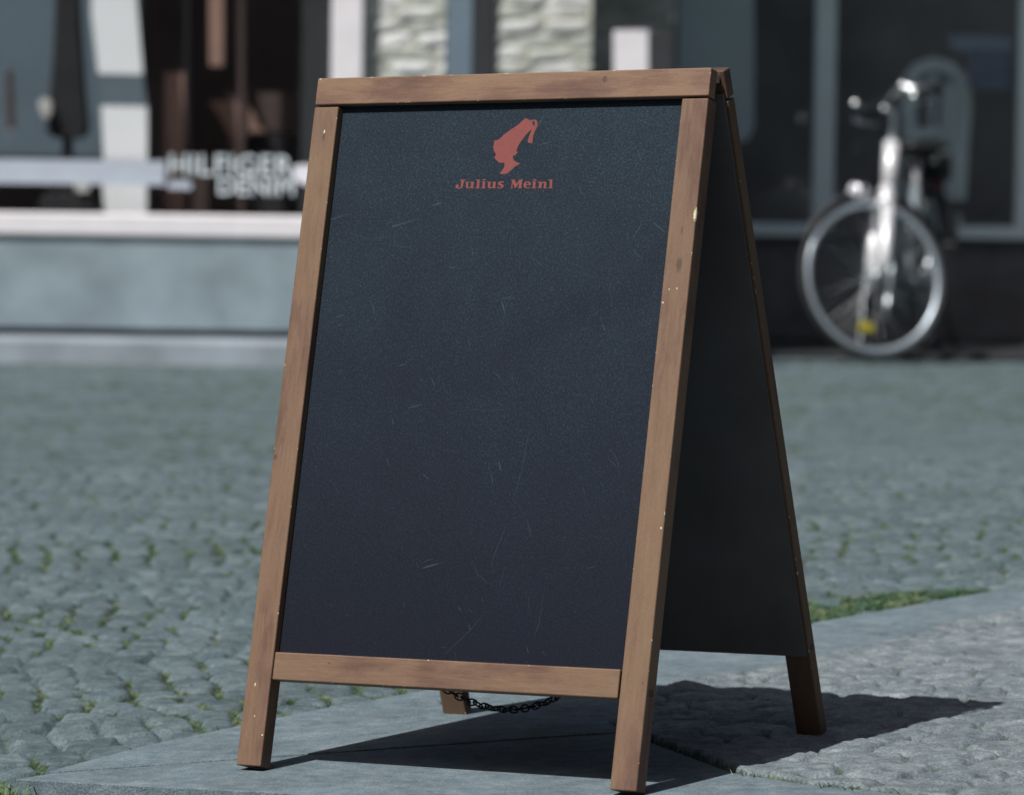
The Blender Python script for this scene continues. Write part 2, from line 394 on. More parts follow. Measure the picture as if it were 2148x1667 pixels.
slab('kerb', ccw([(-0.202, 5.672), (-0.138, 5.752), (0.11, 6.02), (0.452, 6.386), (0.58, 6.20), (0.425, 5.97), (0.30, 5.845), (0.205, 5.71), (0.163, 5.545), (-0.094, 5.627), (-0.183, 5.655)]), top=-0.001)
slab('kerb', ccw([(0.452, 6.386), (0.82, 6.80), (1.40, 7.46), (1.45, 7.30), (0.79, 6.52), (0.58, 6.20)]), top=0.0008)
slab('kerb', ccw([(1.40, 7.46), (2.3, 8.5), (2.45, 8.4), (1.45, 7.30)]))

# grass: blades in the joints and against the kerb
def grass():
    vs = []; fs = []; r = random.Random(5)
    def tuft(x, y, n, h, sp):
        z0 = gzf(x, y) - 0.017
        for _ in range(n):
            a = r.uniform(0, 6.283); d = r.gauss(0, sp); bx, by = x + d * math.cos(a) * 1.3, y + d * math.sin(a)
            hh = h * r.uniform(0.4, 1.15); la = r.uniform(0, 6.283); ln = hh * r.uniform(0.2, 1.1); w_ = r.uniform(0.0006, 0.0012)
            wa = r.uniform(0, 3.14); wx, wy = w_ * math.cos(wa), w_ * math.sin(wa)
            i = len(vs)
            mx, my = bx + 0.35 * ln * math.cos(la), by + 0.35 * ln * math.sin(la)
            ex, ey = bx + ln * math.cos(la), by + ln * math.sin(la)
            vs.extend([(bx - wx, by - wy, z0), (bx + wx, by + wy, z0), (mx + wx * .8, my + wy * .8, z0 + hh * 0.62), (mx - wx * .8, my - wy * .8, z0 + hh * 0.62), (ex, ey, z0 + hh * 0.9)])
            fs.extend([(i, i + 1, i + 2, i + 3), (i + 3, i + 2, i + 4)])
    # along the joints of the setts
    cand = rng.uniform([-1.0, 4.9], [1.5, 8.2], (46000, 2))
    cx_, cy_ = cand[:, 0], cand[:, 1]
    e, A, B = setts(cx_, cy_, 0.22, 0.062, 0.086, 0.2, 1.0, 0.03)
    sd = poly_sd(cx_, cy_, PAVED); cl = fbm(cx_ * 3.1, cy_ * 3.1, 33)
    sel = (e < 0.009) & (sd < -0.004) & ((cl > 0.53) | (hash2(np.floor(cx_ * 22), np.floor(cy_ * 22), 3)> 0.90))
    for x, y in cand[sel]: tuft(x, y, r.randint(4, 9), 0.0080, 0.0065)
    # against the back of the kerb
    K = KERB_BACK
    for i in range(len(K) - 2):
        (ax, ay), (bx, by) = K[i], K[i + 1]; L_ = math.hypot(bx - ax, by - ay)
        for _ in range(int(L_ * 95)):
            t = r.random(); x, y = ax + (bx - ax) * t, ay + (by - ay) * t
            if vnoise(np.array(x * 9.0), np.array(y * 9.0), 4) < 0.42: continue
            off = abs(r.gauss(0, 0.012)) + 0.004; nx, ny = -(by - ay) / L_, (bx - ax) / L_
            tuft(x + nx * off, y + ny * off, r.randint(5, 12), 0.016, 0.007)
    # the thick green patch behind the kerb on the right
    for _ in range(2600):
        t = r.random(); x = 0.47 + 0.28 * t; y = 6.44 + 0.315 * t; off = r.random() ** 1.3 * 0.24 * (1 - 0.7 * t)
        x2, y2 = x - 0.75 * off + r.gauss(0, 0.01), y + 0.66 * off
        if vnoise(np.array(x2 * 26.0), np.array(y2 * 26.0), 8) < 0.38: continue
        tuft(x2, y2, 8, 0.02, 0.008)
    for _ in range(420):
        x2 = r.uniform(0.55, 1.25); y2 = 6.75 + (x2 - 0.7) * 0.9 + r.gauss(0.12, 0.12)
        if fbm(np.array(x2 * 4.0), np.array(y2 * 4.0), 12) < 0.5 or float(poly_sd(np.array([x2]), np.array([y2]), PAVED)[0]) > -0.01: continue
        tuft(x2, y2, 8, 0.016, 0.012)
    # where the rough paving meets the kerb stone in front
    for (ax, ay, bx, by, n) in ((0.275, 5.0, 0.30, 4.965, 8), (0.365, 4.895, 0.455, 4.828, 34), (0.52, 4.775, 0.64, 4.67, 26), (-0.16, 5.655, -0.02, 5.615, 7), (0.02, 5.60, 0.05, 5.59, 4)):
        for _ in range(n):
            t = r.random(); tuft(ax + (bx - ax) * t + r.gauss(0, .003), ay + (by - ay) * t + r.gauss(0, .003), r.randint(4, 9), 0.026, 0.006)
    for _ in range(12): tuft(-0.590 + r.uniform(-0.02, 0.04), 5.030 + r.gauss(0, 0.010), 7, 0.022, 0.009)
    me = bpy.data.meshes.new('grass'); me.from_pydata(vs, [], fs); me.update()
    t = NT('grass_blades'); n = t.noise(t.coord(), 26, 3, 0.7)
    t.base(t.ramp(n, [(0.3, (0.030, 0.075, 0.042)), (0.48, (0.065, 0.135, 0.070)), (0.60, (0.15, 0.20, 0.10)), (0.70, (0.30, 0.30, 0.19))])); t.rough(0.6, 0, 0.3)
    me.materials.append(t.m)
    o = bpy.data.objects.new('grass', me); COL.objects.link(o); tag(o, 'short green grass growing in the joints of the stone paving', 'grass', kind='stuff')
grass()

# ------------------------------------------------------------------ the chalkboard
BW, BL, LEAN, BT, LW = 0.544, 0.85, 0.27105, 0.0250, 0.0346
RAIL, GAP, V1, V2 = 0.0341, 0.0028, 0.7113, 0.745
PSI = 0.51755
axv = Vector((TY, -TX, 0)); Rt = Matrix.Rotation(axv.length, 4, axv.normalized())
root = empty('chalkboard_stand', label='wooden A-frame chalkboard stand with red emblem and lettering, standing on the stone kerb', cat='chalkboard')
Rz = Matrix(((math.cos(PSI), math.sin(PSI), 0, 0), (-math.sin(PSI), math.cos(PSI), 0, 0), (0, 0, 1, 0), (0, 0, 0, 1)))
root.matrix_world = Matrix.Translation((X0, Y0, 0)) @ Rt @ Rz @ Matrix.Translation((-BW / 2, 0, 0))
HP = BL * math.cos(LEAN); sa, ca = math.sin(LEAN), math.cos(LEAN)
def bp(side, u, v, n):
    s = -1 if side == 'f' else 1
    return Vector((u - BW / 2, s * (v * sa + n * ca), HP - v * ca + n * sa))
def piece(name, side, u0, u1, v0, v1, n0, n1, along, knots=(), chips=(), seed=0.0, bev=0.0016, label=None):
    """one timber; knots and chips are given as (u, v, n, radius, stretch)"""
    s = -1 if side == 'f' else 1
    X = Vector((1, 0, 0)); D = Vector((0, s * sa, -ca)); N = Vector((0, s * ca, sa))
    c = bp(side, (u0 + u1) / 2, (v0 + v1) / 2, (n0 + n1) / 2)
    if along == 'v': ax, ay, az = X, N, D; hx, hy, hz = (u1 - u0) / 2, (n1 - n0) / 2, (v1 - v0) / 2
    else: ax, ay, az = D, N, X; hx, hy, hz = (v1 - v0) / 2, (n1 - n0) / 2, (u1 - u0) / 2
    if ax.cross(ay).dot(az) < 0: ax = -ax
    M = Matrix(((ax.x, ay.x, az.x, c.x), (ax.y, ay.y, az.y, c.y), (ax.z, ay.z, az.z, c.z), (0, 0, 0, 1)))
    Mi = M.inverted()
    cv = lambda L_: [(*(Mi @ bp(side, k[0], k[1], k[2])), k[3], k[4]) for k in L_]
    bm = newbm(); box(bm, -hx, hx, -hy, hy, -hz, hz, bev, 3)
    return link(name, bm, wood('stained_wood_' + name, hx, hy, hz, cv(knots), cv(chips), seed, (1.0 if name == 'top_rail' else 0.84) if side == 'f' else 0.58), root, M)  # rear timbers: their shade is put in by a darker base colour
T = BT
piece('leg', 'f', 0, LW, RAIL + GAP, BL, 0.002, T, 'v', seed=1.3,
      knots=[(0.004, 0.4743, T, 0.0030, 0.8), (0.0185, 0.075, T, 0.0022, 0.5)], chips=[(0.0187, 0.0680, T, 0.0012, 0.5), (0.0012, 0.3603, T, 0.001, 1), (0.0135, 0.752, T, 0.0012, .6), (0.018, 0.79, T, 0.0009, 1), (0.032, 0.812, T, 0.0012, 1)])
piece('leg', 'f', BW - LW, BW, RAIL + GAP, BL, 0.002, T, 'v', seed=4.1,
      knots=[(0.5285, 0.2363, T, 0.0042, 0.42), (0.5275, 0.196, T, 0.0011, .2), (0.538, 0.726, T, 0.0011, .8)],
      chips=[(0.5435, 0.1767, T - 0.0005, 0.0036, 0.42), (0.5063, 0.2846, T, 0.0013, 1), (0.5125, 0.2815, T, 0.0013, 1), (0.529, 0.2647, T, 0.0010, 1), (0.519, 0.2655, T, 0.0008, 1), (0.5405, 0.5463, T, 0.0013, 1)])
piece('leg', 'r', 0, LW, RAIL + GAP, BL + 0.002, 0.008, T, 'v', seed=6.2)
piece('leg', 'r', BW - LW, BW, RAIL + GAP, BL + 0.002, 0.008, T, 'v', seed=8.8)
piece('top_rail', 'f', 0, BW, 0, RAIL, 0.008, T, 'u', seed=2.2, knots=[(0.4035, 0.0115, T, 0.0040, 1.0), (0.399, 0.019, T, 0.0014, 2.2)], chips=[(0.004, 0.0008, T, 0.0012, 1)])
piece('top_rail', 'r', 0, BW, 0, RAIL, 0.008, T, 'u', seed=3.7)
piece('bottom_rail', 'f', LW + 0.0008, BW - LW - 0.0032, V1, V2, 0.002, T - 0.0015, 'u', seed=5.5, knots=[(0.1141, 0.7218, T - .0015, 0.0014, .6)])
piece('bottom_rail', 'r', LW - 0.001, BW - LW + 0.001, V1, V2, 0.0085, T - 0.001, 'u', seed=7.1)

def chalk_mat():
    t = NT('chalkboard_paint'); v = t.coord((1, 1, 1))
    sp_ = t.noise(v, 420, 3, 0.75); sp2 = t.noise(v, 1100, 2, 0.6); cloud = t.noise(v, 5.2, 5, 0.62, 0.4); cl2 = t.noise(v, 22, 4, 0.6)
    sep = t.n('ShaderNodeSeparateXYZ'); t.l(v, sep.inputs[0])
    # old chalk dust, thickest in the upper half where the writing was wiped
    up = t.n('ShaderNodeMapRange'); t.l(sep.outputs[2], up.inputs[0]); up.inputs[1].default_value = -0.34; up.inputs[2].default_value = 0.36
    dust = t.math('MULTIPLY', t.math('ADD', t.math('MULTIPLY', cloud, 1.3), t.math('MULTIPLY', cl2, 0.35)), t.math('ADD', t.math('MULTIPLY', up.outputs[0], 1.0), 0.10))
    d = t.n('ShaderNodeMapRange'); t.l(dust, d.inputs[0]); d.inputs[1].default_value = 0.10; d.inputs[2].default_value = 1.0
    base = t.mix(d.outputs[0], (0.0085, 0.0102, 0.0185), (0.0150, 0.0240, 0.036))
    g = t.ramp(sp_, [(0.42, 0.0), (0.58, 0.3), (0.70, 1.0)])
    fac = t.math('MULTIPLY', g, t.math('ADD', t.math('MULTIPLY', d.outputs[0], 0.34), 0.045))
    col = t.mix(fac, base, (0.105, 0.160, 0.185))
    # fine hair scratches in several directions
    def rot_coord(a, i):
        q = t.n('ShaderNodeMapping'); t.l(t.coord((1, 1, 1), rot=(0, a, 0), loc=(i * 3, 0, i)), q.inputs[0]); q.inputs['Scale'].default_value = (1.0, 1, 0.05); return q.outputs[0]
    for i, (a, sc) in enumerate(((0.5, 60), (1.3, 46), (-0.4, 54), (2.2, 70))):
        q = t.noise(rot_coord(a, i), sc * 6, 2, 0.4)
        pr = t.noise(t.coord((1, 1, 1), loc=(i * 7, 0, 3)), 13, 2)
        f = t.math('MULTIPLY', t.math('GREATER_THAN', q, 0.735), t.math('GREATER_THAN', pr, 0.56))
        col = t.mix(t.math('MULTIPLY', f, 0.30), col, (0.07, 0.12, 0.14))
    col = t.mix(0.6, col, t.ramp(sp2, [(0.3, 0.55), (0.7, 1.35)]), 'MULTIPLY')
    t.base(col); t.rough(t.ramp(cloud, [(0.3, 0.62), (0.7, 0.78)]), 0, 0.10)
    t.bump(sp_, 0.35, 0.0006); return t.m
M_CHALK = chalk_mat()
M_BACK = plain('black_board_back', (0.105, 0.100, 0.104), 0.75, var=0.2)
def board_panel(side, mat):
    s = -1 if side == 'f' else 1
    n0, n1 = (0.0095, 0.0140) if side == 'f' else (0.0050, 0.0078)
    vb = V1 if side == 'f' else V2 - 0.006
    c = bp(side, BW / 2, (RAIL + vb) / 2, 0); D = Vector((0, -s * sa, ca)); N = Vector((0, s * ca, sa)); X = Vector((1, 0, 0))
    if X.cross(N).dot(D) < 0: X = -X
    M = Matrix(((X.x, N.x, D.x, c.x), (X.y, N.y, D.y, c.y), (X.z, N.z, D.z, c.z), (0, 0, 0, 1)))
    hw, hh = ((BW - 2 * LW) / 2 + 0.006 if side == 'f' else BW / 2 - 0.004), (vb - RAIL) / 2 + 0.006
    bm = newbm(); box(bm, -hw, hw, n0, n1, -hh, hh)
    return link('panel', bm, mat, root, M), M
pf, PM = board_panel('f', M_CHALK)
pr_, _ = board_panel('r', M_BACK)

def flat_shapes(name, groups, mat, parent, n, h=0.0002):
    """thin painted shapes lying on the front panel; groups of [outline, hole...] in 1e-5 m"""
    bm = newbm(); Mi = PM.inverted()
    for g in groups:
        loops = [[Vector((a * 1e-5, b * 1e-5, 0)) for a, b in lp] for lp in g]
        flat = [p for lp in loops for p in lp]
        tri = tessellate_polygon(loops)
        top = [bm.verts.new(Mi @ bp('f', p.x, p.y, n)) for p in flat]; low = [bm.verts.new(Mi @ bp('f', p.x, p.y, n - h)) for p in flat]
        for a, b, c in tri:
            try: bm.faces.new((top[a], top[b], top[c]))
            except ValueError: pass
        k = 0
        for lp in loops:
            m = len(lp)
            for i in range(m):
                bm.faces.new((top[k+i], top[k+(i+1)%m], low[k+(i+1)%m], low[k+i]))
            k += m
    bmesh.ops.recalc_face_normals(bm, faces=bm.faces)
    return link(name, bm, mat, parent)
EMBLEM=[[(29491,5349),(30098,5667),(30403,5612),(30671,5564),(30887,5577),(31079,5712),(31189,5890),(31226,6109),(31191,6459),(31039,6806),(30897,7241),(30805,7677),(30790,8115),(30826,8483),(30143,8410),(30163,8017),(30256,7580),(30397,7145),(30544,6754),(30098,7096),(29755,7484),(29423,7960),(29129,8350),(28947,8697),(28813,8958),(28740,9395),(28917,9555),(28860,9729),(28720,9789),(28625,9962),(28353,9984),(28333,10221),(28464,10485),(28682,10663),(28995,10817),(29455,10981),(29085,11150),(28721,11364),(28416,11666),(28061,11968),(27696,12182),(27216,12263),(26711,12152),(26970,11866),(27177,11562),(27306,11257),(27302,10994),(27179,10791),(26939,10840),(26646,10854),(26493,10808),(26378,10674),(26271,10603),(26115,10539),(25983,10423),(25940,10317),(25756,10183),(25806,10034),(25939,9922),(25912,9702),(25681,9435),(25530,9169),(25456,8816),(25510,8466),(25471,8157),(25652,8028),(25948,8033),(26266,7819),(26704,7387),(27152,7043),(27699,6702),(28245,6361),(28698,6062),(29047,5717)],[(30564,5729),(30719,5793),(30843,6015),(30836,6347),(30680,6274),(30506,6052),(30499,5833)]]
LETTERS=[[[(21356,12849),(22056,12857),(22070,12972),(21920,12992),(21849,13641),(21757,13851),(21500,13975),(21192,13972),(20939,13857),(20796,13674),(20813,13538),(20957,13464),(21145,13466),(21276,13559),(21272,13664),(21144,13723),(21223,13815),(21349,13862),(21480,13818),(21538,13607),(21527,12987),(21371,12964)]],
[[(22088,13115),(22583,13120),(22573,13709),(22639,13831),(22776,13838),(22932,13729),(22939,13245),(22765,13213),(22770,13123),(23315,13129),(23288,13853),(23428,13885),(23428,13936),(22958,13931),(22934,13879),(22689,13952),(22484,13950),(22319,13858),(22249,13706),(22239,13228),(22100,13205)]],
[[(23519,12860),(24080,12867),(24122,13872),(24313,13904),(24312,13955),(23589,13947),(23598,13887),(23781,13859),(23757,12999),(23530,12951)]],
[[(24467,12841),(24940,12832),(24861,13012),(24488,13007)]],
[[(24418,13127),(24893,13133),(24903,13880),(25059,13912),(25066,13963),(24387,13956),(24396,13896),(24562,13867),(24553,13255),(24430,13224)]],
[[(25149,13151),(25641,13157),(25630,13744),(25696,13865),(25832,13873),(25988,13763),(25995,13281),(25822,13249),(25827,13159),(26369,13165),(26341,13887),(26480,13919),(26480,13970),(26013,13965),(25990,13914),(25745,13986),(25542,13984),(25378,13892),(25308,13740),(25299,13264),(25161,13241)]],
[[(27447,13148),(27452,13329),(27315,13312),(27137,13235),(27008,13284),(27056,13399),(27413,13554),(27516,13705),(27424,13914),(27133,14007),(26689,13966),(26681,13771),(26835,13788),(26918,13909),(27089,13926),(27196,13837),(27094,13700),(26737,13546),(26647,13364),(26728,13200),(26987,13113),(27224,13124)]],
[[(28424,12934),(28930,12940),(29216,13484),(29586,12948),(30069,12924),(30047,13014),(29970,13073),(29959,13928),(30063,13959),(30053,14010),(29448,14003),(29457,13937),(29589,13924),(29610,13279),(29206,13949),(29072,13948),(28688,13298),(28715,13914),(28853,13945),(28843,13996),(28455,13992),(28464,13926),(28578,13897),(28576,13071),(28434,13010)]],
[[(30209,13646),(30246,13406),(30426,13228),(30752,13157),(31065,13251),(31203,13417),(31206,13582),(31112,13632),(30575,13626),(30617,13830),(30781,13937),(30981,13924),(31135,13821),(31182,13926),(30960,14029),(30658,14025),(30377,13917)],[(30580,13530),(30578,13380),(30718,13292),(30858,13338),(30891,13474),(30867,13548)]],
[[(31470,12926),(31937,12917),(31858,13096),(31490,13091)]],
[[(31378,13210),(31846,13215),(31854,13958),(32009,13990),(32015,14040),(31345,14033),(31355,13973),(31519,13945),(31510,13337),(31389,13306)]],
[[(32133,13234),(32601,13239),(32710,13315),(32931,13213),(33167,13231),(33352,13383),(33340,13965),(33494,13997),(33484,14048),(33016,14043),(33013,13468),(32916,13363),(32759,13436),(32689,13958),(32776,13989),(32766,14040),(32214,14034),(32225,13983),(32338,13954),(32347,13347),(32143,13315)]],
[[(33553,12982),(34103,12988),(34142,13983),(34329,14015),(34328,14066),(33618,14058),(33628,13999),(33807,13971),(33786,13119),(33564,13071)]]]
SCR=[[(6665,19417),(9135,20027),(12516,19926)],
[(12992,17376),(12916,18860),(13123,20936)],
[(11270,20750),(14016,21058),(15522,21242)],
[(17181,11779),(17210,15633)],
[(26707,70212),(29596,67372),(31551,64918)],
[(34654,43211),(34434,46645),(33892,50080),(33425,51516)],
[(32884,54946),(31857,58103),(31555,59817)],
[(43390,25375),(44184,29383)],
[(45754,45281),(46864,46670),(47410,48630)],
[(12660,15888),(11176,20037)],
[(11599,28329),(16104,31841)],
[(25593,41058),(31131,40917)],
[(8466,50398),(9433,51542)],
[(17001,23312),(20305,23025)],
[(30804,17338),(31596,17403)],
[(23579,45888),(25264,46200)],
[(39008,62946),(38786,66325),(38323,67747)],
[(17488,14155),(19881,17134)],
[(15961,15325),(14507,17091)],
[(23299,4762),(24262,6084)],
[(16983,28314),(18215,30071)]]

M_RED = plain('dull_red_paint', (0.205, 0.060, 0.054), 0.7, var=0.06, scale=60, spec=0.2)
o = flat_shapes('emblem', [EMBLEM], M_RED, pf, 0.01425); o['label'] = 'dull red silhouette of a head in a tall tasselled fez'
o = flat_shapes('lettering', LETTERS, M_RED, pf, 0.01425); o['label'] = 'dull red serif words below the emblem'
M_SCR = plain('chalk_scratch', (0.034, 0.058, 0.070), 0.8, var=0.4, scale=90)
Mi = PM.inverted(); rs = random.Random(3)
SCR2 = list(SCR)
for _ in range(8):
    u, v, a, L_ = rs.uniform(4500, 50000), rs.uniform(4500, 68000), rs.uniform(0, 3.14), rs.uniform(500, 3200)
    SCR2.append([(u, v), (u + math.cos(a) * L_ / 2 + rs.gauss(0, 90), v + math.sin(a) * L_ / 2), (u + math.cos(a + .1) * L_, v + math.sin(a + .1) * L_)])
for i, q in enumerate(SCR2):
    w_ = 0.00018 if i < len(SCR) else 0.00010
    pts = [Vector((a * 1e-5, b * 1e-5)) for a, b in q]
    pts = [p for p in pts if LW + .002 < p.x < BW - LW - .002 and RAIL + .002 < p.y < V1 - .002]
    if len(pts) < 2: continue
    bm = newbm(); row = []
    for k, p in enumerate(pts):
        d = (pts[min(k + 1, len(pts) - 1)] - pts[max(k - 1, 0)]).normalized(); m = Vector((-d.y, d.x)) * w_ * (0.5 if k in (0, len(pts) - 1) else 1)
        row.append([bm.verts.new(Mi @ bp('f', z_.x, z_.y, 0.01415)) for z_ in (p - m, p + m)])
    for r0, r1 in zip(row, row[1:]): bm.faces.new((r0[0], r1[0], r1[1], r0[1]))
    link('scratch', bm, M_SCR, pf)

# hinges in the notch, screws on the side, the chain between the frames
for u in (0.035, BW - 0.014):
    bm = newbm(); x = u - BW / 2; z = bp('f', 0, 0.003, 0.004).z
    tube(bm, [(x - 0.012, 0, z), (x + 0.009, 0, z)], 0.0028, 10)
    for s in (-1, 1): box(bm, x - 0.011, x + 0.008, min(0, s * 0.0078), max(0, s * 0.0078), z - 0.010, z - 0.001, 0.0)
    link('hinge', bm, ALU, root)
for side, v, n in (('f', 0.7365, 0.0135), ('r', 0.7365, 0.0165)):
    bm = newbm(); c = bp(side, BW, v, n)
    lathe(bm, [(0.0042, -0.001), (0.0042, 0.0004), (0.0034, 0.0007), (0.0022, -0.0003)], 'X', 18, Matrix.Translation(c))
    link('screw', bm, IRON, root, smooth=False)
def chain(A, B, sag, n):
    pts = []
    for i in range(n + 1):
        t = i / n; p = A.lerp(B, t); p.z -= sag * 4 * t * (1 - t); pts.append(p)
    bm = newbm()
    for i in range(n):
        a, b = pts[i], pts[i + 1]; c = (a + b) / 2; d = (b - a); L_ = d.length * 0.5 + 0.0026; d.normalize()
        side = Vector((0.3, 1, 0)).cross(d).normalized() if i % 2 else Vector((0.3, 1, 0)).cross(d).cross(d).normalized()
        ring = []
        for k in range(14):
            an = 2 * math.pi * k / 14; cs, sn = math.cos(an), math.sin(an)
            ring.append(c + d * (L_ * (abs(cs) ** 0.7) * (1 if cs > 0 else -1)) + side * (0.0042 * sn))
        tube(bm, ring, 0.0011, 6, closed=True)
    bmesh.ops.recalc_face_normals(bm, faces=bm.faces)
    return link('chain', bm, plain('black_chain', (0.012, 0.012, 0.013), 0.6, 0.0, var=0.3, scale=200), root, smooth=True)
chain(bp('f', 0.262, V2 - 0.004, 0.0005), bp('r', 0.275, V2 - 0.004, 0.0045), 0.050, 30)

# ------------------------------------------------------------------ left shop
def xr(px, Y): return at(px, 500, Y)[0]
def zr(py, Y, px=1074): return at(px, py, Y)[1]
M_RENDER = plain('grey_render', (0.218, 0.275, 0.305), 0.85, var=0.22, scale=4.5, bump=0.4)
M_SILL = plain('white_stone_sill', (0.73, 0.705, 0.73), 0.6, var=0.05, scale=14)
M_STEP = plain('pale_stone_step', (0.27, 0.31, 0.35), 0.8, var=0.18, scale=4, bump=0.3)
M_DARKPAINT = plain('dark_slate_paint', (0.030, 0.032, 0.036), 0.55, var=0.2)
M_INT = plain('shop_interior', (0.30, 0.24, 0.22), 0.8, var=0.3, scale=1.5)
M_FLOORIN = plain('shop_floor', (0.10, 0.085, 0.075), 0.5, var=0.3)
def glass_mat(refl):
    t = NT('window_glass'); t.t.nodes.remove(t.b)
    tr = t.n('ShaderNodeBsdfTransparent'); tr.inputs[0].default_value = (0.96, 0.97, 0.97, 1)
    gl = t.n('ShaderNodeBsdfGlossy'); gl.inputs['Roughness'].default_value = 0.02
    lw = t.n('ShaderNodeLayerWeight'); lw.inputs[0].default_value = 0.5
    m = t.n('ShaderNodeMixShader'); t.l(t.math('MULTIPLY_ADD', t.math('POWER', lw.outputs['Facing'], 5.0), 0.8 * refl, 0.05 * refl), m.inputs[0]); t.l(tr.outputs[0], m.inputs[1]); t.l(gl.outputs[0], m.inputs[2])
    t.l(m.outputs[0], t.out.inputs[0]); return t.m
M_GLASS = glass_mat(0.9)
M_DJ = plain('dark_base_joint', (0.07, 0.095, 0.11), 0.8)
YL = 15.70
xe = xr(690, YL); zs0, zs1 = zr(497, YL, 300), zr(450, YL, 300)
shop = empty('shop_building', (-3.2, YL, 0), label='shop with wide display window over a white sill and pale grey wall', cat='shop')
def sh(name, mat, fn, parent=shop, bev=0.0):
    bm = newbm(); fn(bm)
    bmesh.ops.translate(bm, vec=-Vector(shop.location), verts=bm.verts)
    return link(name, bm, mat, parent)
XL = -8.0
sh('base_wall', M_RENDER, lambda b: box(b, XL, xe, YL, YL + 0.25, 0.104, zs0))
sh('base_joint', M_DJ, lambda b: box(b, XL, xe, YL + 0.03, YL + 0.25, 0.0, 0.103))
sill = sh('window_sill', M_SILL, lambda b: box(b, XL, xe, YL - 0.018, YL + 0.22, zs0 + 0.002, zs1, 0.008))
sh('plinth', M_STEP, lambda b: box(b, XL, 0.30, YL - 0.30, YL - 0.003, -0.1, 0.075, 0.012))
ZT = 3.1
sh('upper_wall', M_RENDER, lambda b: box(b, XL, xe, YL, YL + 0.25, ZT, 6.2))
sh('side_wall', M_DARKPAINT, lambda b: box(b, xe - 0.12, xe, YL + 0.25, YL + 3.4, 0.0, 6.2))
sh('side_wall', M_INT, lambda b: box(b, XL - 0.15, XL, YL, YL + 3.4, 0.0, 6.2))
sh('back_wall', M_INT, lambda b: box(b, XL, xe - 0.12, YL + 3.2, YL + 3.4, 0.0, 6.2))
sh('ceiling', M_INT, lambda b: box(b, XL, xe - 0.12, YL + 0.25, YL + 3.2, ZT + 0.15, ZT + 0.25))
sh('shop_floor', M_FLOORIN, lambda b: box(b, XL, xe - 0.12, YL + 0.25, YL + 3.2, zs1 - 0.10, zs1 - 0.02))
sh('roof', M_DARKPAINT, lambda b: box(b, XL - 0.2, xe + 0.1, YL - 0.2, YL + 3.5, 6.2, 6.35))
win = sh('window', WHITE, lambda b: (box(b, XL, xe, YL + 0.10, YL + 0.16, ZT - 0.07, ZT), box(b, XL, XL + 0.07, YL + 0.10, YL + 0.16, zs1 + .001, ZT - 0.07), box(b, -4.6, -4.53, YL + 0.10, YL + 0.16, zs1 + .001, ZT - 0.07)))
sh('pane', M_GLASS, lambda b: box(b, XL + 0.07, xe - 0.01, YL + 0.125, YL + 0.131, zs1 + 0.001, ZT - 0.07), parent=win)
win.matrix_parent_inverse = Matrix.Identity(4)
for ch in shop.children:
    pass
# flat pale strips and letters on the inside of the pane
YF = YL + 0.118
M_PALE_BLUE = plain('pale_blue_flat', (0.40, 0.45, 0.52), 0.6, var=0.05)
M_PALE_WHITE = plain('pale_white_flat', (0.66, 0.66, 0.72), 0.6, var=0.05)
def quadpx(b, px0, px1, py0, py1, Y, th=0.002):
    x0, x1 = xr(px0, Y), xr(px1, Y); pm = (px0 + px1) / 2
    box(b, x0, x1, Y - th / 2, Y + th / 2, zr(py1, Y, pm), zr(py0, Y, pm))
def polypx(b, pts, Y, th, bev=0.0):
    prism(b, [at(p[0], p[1], Y) for p in pts], Y - th / 2, Y + th / 2, bev)
pale_strip = sh('pane_strip', M_PALE_BLUE, lambda b: polypx(b, [(-2600, 300), (347, 338), (345, 389), (-2600, 351)], YF, 0.002), parent=shop)
pale_strip['label'] = 'pale blue band across the glass'
f2 = sh('pane_strip', M_PALE_WHITE, lambda b: polypx(b, [(612, 352), (626, 346), (685, 347), (685, 390), (640, 388), (618, 378)], YF, 0.002), parent=shop)
f3 = sh('pane_strip', M_PALE_BLUE, lambda b: polypx(b, [(352, 381), (392, 379), (404, 387), (399, 398), (352, 396)], YF - .003, 0.002), parent=shop)
def words(txt, px0, px1, py_base, py_top, Y, mat, off):
    cu = bpy.data.curves.new('lettering', 'FONT'); cu.body = txt; cu.extrude = 0.001; cu.offset = off; cu.size = 1.0; cu.space_character = 1.08
    ob = bpy.data.objects.new('tmp', cu); COL.objects.link(ob)
    dg = bpy.context.evaluated_depsgraph_get(); me = bpy.data.meshes.new_from_object(ob.evaluated_get(dg))
    bpy.data.objects.remove(ob); bpy.data.curves.remove(cu)
    co = [v.co.copy() for v in me.vertices]; x0 = min(c.x for c in co); x1 = max(c.x for c in co); y1 = max(c.y for c in co); y0 = min(c.y for c in co)
    X0_, Z0_ = at(px0, py_base, Y); X1_, Z1_ = at(px1, py_top, Y); Z1_ = zr(py_top, Y, px0)
    dz = (X1_ - X0_) * 0.0
    for v, c in zip(me.vertices, co):
        v.co = Vector((X0_ + (c.x - x0) / (x1 - x0) * (X1_ - X0_), Y - c.z, Z0_ + (c.y - y0) / (y1 - y0) * (Z1_ - Z0_))) - Vector(shop.location)
    me.materials.clear(); me.materials.append(mat)
    o = bpy.data.objects.new('lettering', me); COL.objects.link(o); o.parent = shop; return o
M_LET = plain('white_vinyl', (0.62, 0.70, 0.74), 0.5, var=0.03)
words('HILFIGER', 356, 613, 367, 323, YF - 0.004, M_LET, 0.012)['label'] = 'upper row of white window letters'
words('DENIM', 458, 617, 408, 371, YF - 0.004, M_LET, 0.012)['label'] = 'lower row of white window letters'

